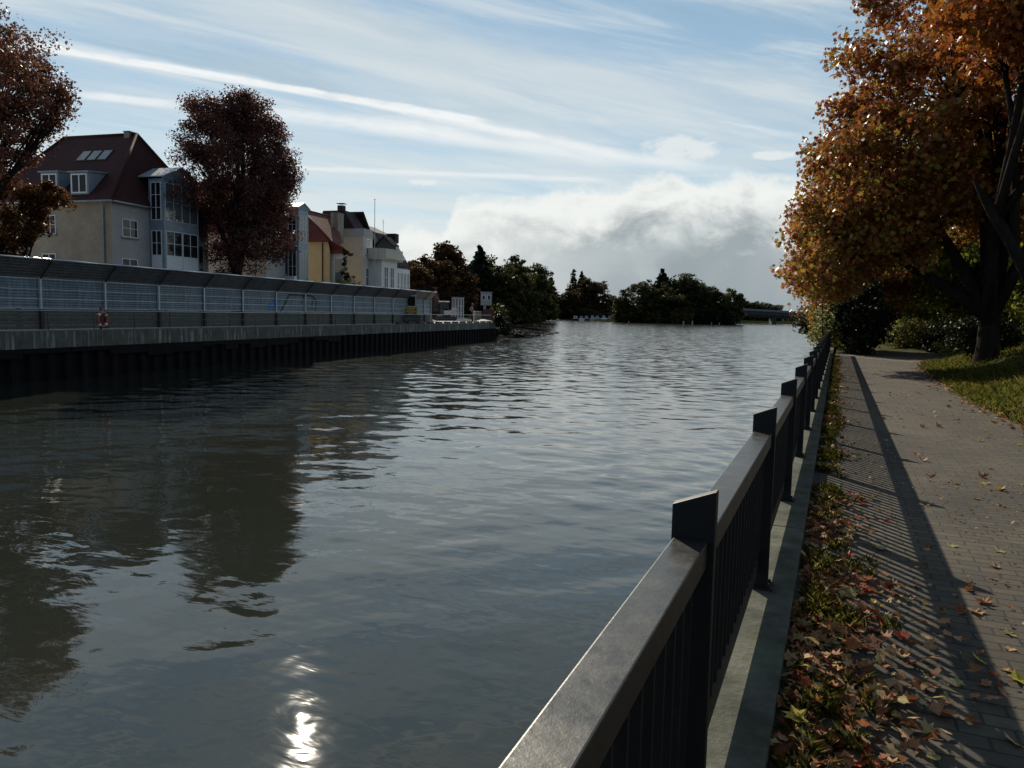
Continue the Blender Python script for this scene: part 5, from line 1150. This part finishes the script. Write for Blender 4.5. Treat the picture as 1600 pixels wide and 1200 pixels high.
# boats, boathouse, marks
def boat(px, py, ln, col, label, depth=575, cabin=True, rot=0.):
    p = atz(px, py, 0); d_ = unit((p-EYE)[None])[0]; k = np.linalg.norm(p-EYE)/F; l = ln*k
    r = empty('motor_boat', (p[0], p[1], 0), math.atan2(-d_[0], d_[1])+rot, label, 'boat', 'boats moored at the far shore')
    h_ = 3.4*k; w = l*.16
    def hull(m):
        m.add([(-l/2, -w, -.1), (l*.25, -w, -.1), (l*.42, 0, -.1), (l*.25, w, -.1), (-l/2, w, -.1), (-l/2, -w*1.2, h_), (l*.25, -w*1.2, h_*1.05), (l/2, 0, h_*1.25), (l*.25, w*1.2, h_*1.05), (-l/2, w*1.2, h_)],
              [(4, 3, 2, 1, 0), (5, 6, 7, 8, 9)]+[(i, (i+1) % 5, 5+(i+1) % 5, 5+i) for i in range(5)])
    prt(r, 'hull', M[col], hull)
    if cabin:
        c = prt(r, 'cabin', M['white'], lambda m: m.prism([(-l*.3, -w*.8, h_+.01), (l*.2, -w*.8, h_+.01), (l*.1, -w*.8, h_*2.1), (-l*.28, -w*.8, h_*2.1)], (0, w*1.6, 0)))
        prt(c, 'window', M['glass'], lambda m: m.box((-l*.24, -w*.8-.06, h_*1.35), (l*.08, -w*.8-.002, h_*1.85)))
    return r
for a in ((900, 501, 13, 'dark', 'dark hulled motor boat, leftmost of the moored boats'), (909, 501.4, 9, 'white', 'white hulled boat between the dark boat and the covered boat'), (917, 501.2, 10, 'maroon', 'brown boat with pale canopy among the moored boats'), (926, 500.6, 9, 'grey_render', 'grey boat in the middle of the moorings'), (934, 500.8, 10, 'zinc', 'blue grey boat right of the grey boat'), (944, 500.8, 10, 'white', 'white boat nearest the pale boathouse'), (953, 501.2, 8, 'dark', 'small dark boat, rightmost at the moorings')):
    boat(*a)
p = atd(960, 486, 650); bh = empty('boathouse', (p[0], p[1], 1.4), -YAW*0+.35, 'pale boathouse with flat white roof at the far shore', 'building'); k = 650/F
prt(bh, 'wall', M['cream_render'], lambda m: m.box((-6*k, 0, 0), (6*k, 12, p[2]-1.4+15*k))); prt(bh, 'roof', M['white'], lambda m: m.box((-10*k, -2, p[2]-1.4+15*k+.01), (10*k, 13, p[2]-1.4+17*k)))
prt(bh, 'window', M['glass'], lambda m: [m.box((x*k, -.1, p[2]-1.4+6*k), ((x+2.5)*k, -.01, p[2]-1.4+11*k)) for x in (-5, -1, 3)])
p = atz(982.5, 508.5, 0); k = np.linalg.norm(p-EYE)/F; by = empty('channel_buoy', (p[0], p[1], 0), 0, 'small red channel buoy floating off the island', 'buoy')
prt(by, 'float', M['redpaint'], lambda m: m.tube([(0, 0, -.2), (0, 0, 1.4*k)], [2.3*k, 2.0*k], 12)); prt(by, 'topmark', M['redpaint'], lambda m: m.tube([(0, 0, 1.4*k), (0, 0, 4.6*k), (0, 0, 6*k)], [1.5*k, .7*k, .1*k], 10))
p = atz(1002, 502.5, 0); bd = empty('notice_board', (p[0], p[1], .2), .3, 'small white notice board on posts at the island shore', 'sign'); k = DI/F
prt(bd, 'board', M['white'], lambda m: m.box((-3.2*k, -.06, 7*k), (3.2*k, .06, 9*k))); 
for x in (-2.5, 2.5): prt(bd, 'post', M['darktimber'], lambda m: m.box((x*k-.1, -.08, -1), (x*k+.1, .08, 7*k-.01)))
for i, (px, hh) in enumerate(((1068, 5.5), (1082, 6), (1112, 4), (1124, 4))):
    p = atz(px, 508.2+(px-1068)*.01, 0); k = np.linalg.norm(p-EYE)/F; pl = MB(); pl.tube([(0, 0, -1), (0, 0, hh*k)], .28, 8); pl.tube([(0, 0, hh*k), (0, 0, hh*k+.3)], [.34, .2], 8)
    o = pl.build('mooring_pile', M['concrete'] if i < 2 else M['darktimber']); o.location = (p[0], p[1], 0); tag(o, 'pale mooring pile in the water before the island' if i < 2 else 'short dark mooring pile by the right of the island', 'pile', 'pale mooring piles' if i < 2 else 'dark mooring piles')
# road bridge
DB = 600; k = DB/F
a = atd(1120, 479.5, DB); b = atd(1330, 491, DB); bd_ = unit((b-a)[None])[0]
br = empty('road_bridge', (a[0], a[1], 0), math.atan2(bd_[1], bd_[0]), 'low dark concrete road bridge crossing the river in the distance', 'bridge')
lb_ = np.linalg.norm((b-a)[:2]); za, zb = a[2], b[2]
def slab(m, d0, d1, y0, y1, x0=-60, x1=None):
    x1 = x1 or lb_+60; f = lambda x: za+(zb-za)*x/lb_
    m.add([(x0, y0, f(x0)+d0), (x1, y0, f(x1)+d0), (x1, y1, f(x1)+d0), (x0, y1, f(x0)+d0), (x0, y0, f(x0)+d1), (x1, y0, f(x1)+d1), (x1, y1, f(x1)+d1), (x0, y1, f(x0)+d1)], [(3, 2, 1, 0), (4, 5, 6, 7), (0, 1, 5, 4), (1, 2, 6, 5), (2, 3, 7, 6), (3, 0, 4, 7)])
prt(br, 'deck', M['bridge'], lambda m: slab(m, -4.4, -1.2, 0, 12)); prt(br, 'parapet', M['concrete'], lambda m: slab(m, -1.6, 0, -.5, -.01)); prt(br, 'girder', M['bridge'], lambda m: slab(m, -6.0, -4.41, 1.5, 10))
for x in (18, 46, 74, 100): prt(br, 'pier', M['bridge'], lambda m: m.box((x-1.6, 2, -1), (x+1.6, 9.5, za+(zb-za)*x/lb_-6.05)))
prt(br, 'abutment', M['bridge'], lambda m: m.box((lb_-6, 1, -1), (lb_+60, 11, 2.5)))
p = atd(1234, 484, DB); lp = empty('street_lamp', (p[0], p[1]+1, za+(zb-za)*.5-1.2), 0, 'thin dark lamp post standing on the distant bridge', 'lamp'); hp = 9*k+1.5
prt(lp, 'pole', M['dark'], lambda m: m.tube([(0, 0, 0), (0, 0, hp)], .16, 6)); prt(lp, 'lamp_head', M['dark'], lambda m: m.box((-.2, -.2, hp), (1.2, .2, hp+.2)))
p = atz(1247, 509, 0); k = np.linalg.norm(p-EYE)/F; bg_ = empty('barge', (p[0], p[1], 0), .0, 'low moored barge with pale blunt end before the bridge', 'barge')
prt(bg_, 'hull', M['dark'], lambda m: m.box((-3.8*k, 0, -.3), (20*k, 8, 3.4*k))); prt(bg_, 'end_wall', M['concrete'], lambda m: m.box((-8*k, -.3, -.2), (-3.81*k, 8, 6*k))); prt(bg_, 'deckhouse', M['bridge'], lambda m: m.box((6*k, 2, 3.41*k), (14*k, 6, 5.5*k)))
for i, (px, yt, w) in enumerate(((1166, 469, 30), (1184, 471, 26), (1200, 472, 24), (1212, 476, 18), (1158, 465, 22))):
    fartree(px, yt, 500, w, M['lf_far'], ['hazy tree beyond the bridge, second from the island', 'hazy tree in the middle of the row beyond the bridge', 'pale rounded tree beyond the bridge', 'small last tree of the row beyond the bridge', 'hazy tree beyond the bridge touching the island wood'][i], depth=760, k=60, grp='trees beyond the bridge')

# waterside scrub that closes the foot of the woods, and the far-off wood behind the bridge
def belt(name, pts, h, wd, n, leaf, label):
    P = []; O = []
    for (p, q) in zip(pts[:-1], pts[1:]):
        p = np.array(p, float); q = np.array(q, float); m_ = int(n*np.linalg.norm(q-p)/sum(np.linalg.norm(np.array(b)-np.array(a)) for a, b in zip(pts[:-1], pts[1:])))
        t_ = rng.random(m_); c = p+(q-p)*t_[:, None]; d = unit((q-p)[None])[0]; s_ = t_*np.linalg.norm(q-p)
        hh = h*(.72+.2*np.sin(s_*.11+p[0])+.14*np.sin(s_*.27)+.10*np.sin(s_*.61)); z = rng.random(m_)**.8*hh
        c[:, :2] += np.array([-d[1], d[0]])[None]*(rng.normal(size=m_)*wd*(1-.5*z/h))[:, None]; c[:, 2] = p[2]+z; P.append(c); O.append(np.tile(np.array([0, -.5, .3]), (m_, 1)))
    return tag(npmesh(name, leaves(np.concatenate(P), np.concatenate(O), leaf, KITE, .4), 4, M['lf_far']), label, 'woodland', None, 'stuff')
belt('far_woodland', [tuple(atd(900, 498, 900)[:2])+(1.5,), tuple(atd(985, 500, 900)[:2])+(1.5,)], 18, 8, 9000, 2.4, 'hazy far-off wood closing the channel behind the boathouse')
belt('far_woodland', [tuple(atd(1140, 503, 790)[:2])+(1,), tuple(atd(1225, 505, 790)[:2])+(1,), tuple(atd(1340, 507, 790)[:2])+(1,)], 7.5, 6, 12000, 2.0, 'hazy far-off wood seen under the road bridge')
belt('waterside_scrub', [tuple(w+np.array([-2-i*.6, 1, .3])) for i, w in enumerate(WL)], 6.5, 1.6, 15000, .8, 'dark scrub along the water edge of the left bank')
belt('waterside_scrub', [tuple(w+np.array([0, 6, .8])) for w in FS], 8, 3, 9000, 1.3, 'dark scrub along the water edge of the far shore')
belt('waterside_scrub', [tuple(IA+iv*2+ip*2+np.array([0, 0, .3])), tuple(IB-iv*2+ip*2+np.array([0, 0, .3]))], 9, 2.5, 14000, 1.2, 'dark scrub along the water edge of the island')

# ------------------------------------------------------------------ right bank trees and shrubs
def gp(x, y): return (x, y, gz(x, y)-.02)
T = lambda *a, **k: tree(*a, **k)
# near maple reaching over the railing
bx, by_ = 4.25, 27.3; b = gp(bx, by_)
T('maple_tree', b, 18, .36, [((1.2, .5, 9.2), (5.7, 6, 5.2), 360), ((-3.2, .8, 5.8), (2.2, 3.4, 3.0), 130), ((-4.6, 1.6, 3.7), (1.3, 2.6, 1.9), 75), ((1.9, 0, 13.2), (4.4, 5, 3.6), 190), ((4.2, -1.5, 8.0), (4, 4, 4), 150), ((1.5, 3, 5.6), (4.5, 3, 1.8), 90)], .85, 150, .165, M['lf_maple'],
  'big autumn maple with forked trunk leaning its crown over the railing', shape=MAPLE, fork=.10, twigs=170, flat=.6, inner=.55, upb=.6,
  forks=[(-3.6, .6, 6.5), (-1.8, 1.5, 9.5), (1.6, .4, 10.5), (3.6, -1.5, 8.5), (-.2, -2.5, 8.8), (-4.6, 1.8, 4.6), (.4, 2.5, 12)])
# nearer maple whose trunk leans in from the right
pa = atd(1550, 330, 17.5); pb = atd(1603, 470, 17.5); tq = (pb[2]-3.2)/(pa[2]-pb[2]); bb = pb-(pa-pb)*tq; b = (bb[0], bb[1], gz(bb[0], bb[1])-.05)
T('maple_tree', b, 15, .17, [((1.6, .5, 10.0), (4.4, 4.6, 3.6), 230), ((-.7, 1.3, 9.2), (1.9, 2.6, 2.2), 100), ((1.6, .2, 12.6), (4.0, 4, 2.2), 110), ((-.9, -.9, 7.7), (1.7, 1.6, 1.3), 56), ((-.1, -1.2, 9.2), (1.9, 1.8, 1.7), 60)], .75, 120, .15, M['lf_orange'],
  'bright orange maple at the right edge with slanting trunk', shape=MAPLE, fork=(pa[2]-b[2])/15, lean=(pa[0]-b[0], pa[1]-b[1]), twigs=110, flat=.6, inner=.45, upb=.6, forks=[(-2.4, 1.2, 9.5), (-.9, .4, 11), (1.6, .7, 10.5), (.4, -1.5, 10)])
# the row beyond, yellow green
rowlab = ['slim dark trunked tree standing just beyond the big maple', 'yellow green tree over the bend of the path', 'tall green tree behind the rounded hedge', 'orange tinted tree on the river side beyond the dark bush', 'shady green tree far down the path', 'broad yellow green tree closing the view down the path', 'green tree at the far right behind the maple', 'leafy green tree right of the rounded hedge', 'low branching tree at the right behind the grass bank']
for i, (x, y, hgt, w, mt) in enumerate(((6.4, 44, 13, 7.5, 'lf_green'), (3.6, 57, 13, 9, 'lf_green'), (9.5, 58, 21, 11, 'lf_green'), (1.1, 47, 11.5, 6.4, 'lf_orange'), (5.8, 76, 15, 11, 'lf_green'), (1.2, 70, 13, 9, 'lf_maple'), (14, 44, 20, 11, 'lf_green'), (11.5, 50, 14, 9, 'lf_green'), (11, 33, 13, 8, 'lf_green'))):
    k = 150
    lb2 = [((0, 0, hgt*.60), (w*.52, w*.52, hgt*.38), k), ((w*.2, -w*.2, hgt*.38), (w*.34, w*.34, hgt*.16), 40), ((-w*.22, w*.1, hgt*.36), (w*.32, w*.32, hgt*.15), 40)]
    T('park_tree', gp(x, y), hgt, .24 if i else .27, lb2, .9, 85, .24, M[mt], rowlab[i], group='trees along the path', limbs=7, fork=.3, twigs=60, inner=.55)
# dark bush closing the railing, pale shrub hanging over the water
shrub('dark_bush', gp(1.15, 39.2), (1.25, 1.6, 1.75), 130, 70, .16, M['lf_dark'], 'dense dark evergreen bush at the end of the railing', .42)
shrub('waterside_shrub', (-.55, 40.5, 2.6), (.75, 1.6, 1.9), 70, 45, .13, M['lf_pale'], 'pale leafed shrub hanging over the river wall past the railing', .4)
shrub('waterside_shrub', (-.2, 46, 2.6), (1.1, 3.0, 2.6), 90, 60, .17, M['lf_green'], 'taller green shrub behind the dark bush over the water', .5)
hg = atd(1430, 546, 43); shrub('rounded_hedge', gp(hg[0], hg[1]), (1.9, 1.3, .82), 110, 70, .12, M['lf_pale'], 'rounded yellow green hedge in the bend of the path', .4)
hs = atd(1478, 556, 39); shrub('spreading_shrub', gp(hs[0], hs[1]), (1.3, 1.0, .5), 80, 55, .12, M['lf_dark'], 'low dark spreading shrub before the rounded hedge', .35)
shrub('juniper_bush', gp(4.5, 30.2), (1.3, 1.2, .75), 90, 60, .11, M['lf_dark'], 'shaggy dark juniper at the foot of the big maple', .35)
shrub('grass_shrub', gp(5.4, 37.0), (1.6, 1.3, .55), 70, 55, .12, M['lf_pale'], 'pale low shrub behind the grass bank', .3)
for i, (x, y, r) in enumerate(((8.5, 62, 3), (2.6, 84, 4), (12, 70, 4), (17, 56, 4), (16, 40, 3), (10.5, 39, 2), (-.1, 60, 2.2))):
    shrub('undergrowth_shrub', gp(x, y), (r*1.2, r, r*.62), 80, 40, .3, M['lf_dark'] if i % 2 else M['lf_far'], 'shadowy shrub of the undergrowth beneath the path trees', .7, grp='undergrowth beneath the path trees')
bl = empty('bollard', gp(6.1, 46.5), 0, 'short white bollard beside the rounded hedge', 'bollard'); prt(bl, 'post', M['white'], lambda m: m.tube([(0, 0, 0), (0, 0, .85)], .07, 8)); prt(bl, 'cap', M['white'], lambda m: m.tube([(0, 0, .85), (0, 0, .93)], [.085, .03], 8))

P = []; n_ = 26000; yy = rng.uniform(58, 100, n_); xx = rng.uniform(-1.5, 30, n_); hh = 4.5+1.5*np.sin(xx*.9+yy*.2)+1.2*np.sin(xx*2.1)
k_ = ~((xx < 7) & (yy < 64)); P = np.column_stack([xx, yy, PZ+rng.random(n_)*hh])[k_]
tag(npmesh('path_woodland', leaves(P, np.tile(np.array([0, -.6, .2]), (len(P), 1)), .38, KITE, .4), 4, M['lf_far']), 'dim woodland thicket closing the view beyond the path', 'woodland', None, 'stuff')

for i, (x, y, hgt, w, mt, lab_) in enumerate(((7.4, 46.5, 9, 7.5, 'lf_green', 'low leafy tree with hanging boughs behind the juniper'), (3.4, 55, 10, 8, 'lf_green', 'low leafy tree hanging over the rounded hedge'), (11.5, 46, 10, 8, 'lf_green', 'low leafy tree at the right of the shady thicket'), (.6, 43.5, 7, 4.6, 'lf_maple', 'small rusty tree rising just behind the dark bush'), (8.4, 37.5, 7.5, 5.5, 'lf_green', 'low leafy tree right behind the grass bank'))):
    tree('low_tree', gp(x, y), hgt, .14, [((0, 0, hgt*.55), (w*.5, w*.5, hgt*.36), 110), ((0, 0, hgt*.30), (w*.45, w*.45, hgt*.17), 70)], .8, 70, .22, M[mt], lab_, limbs=6, fork=.25, twigs=50, inner=.5)
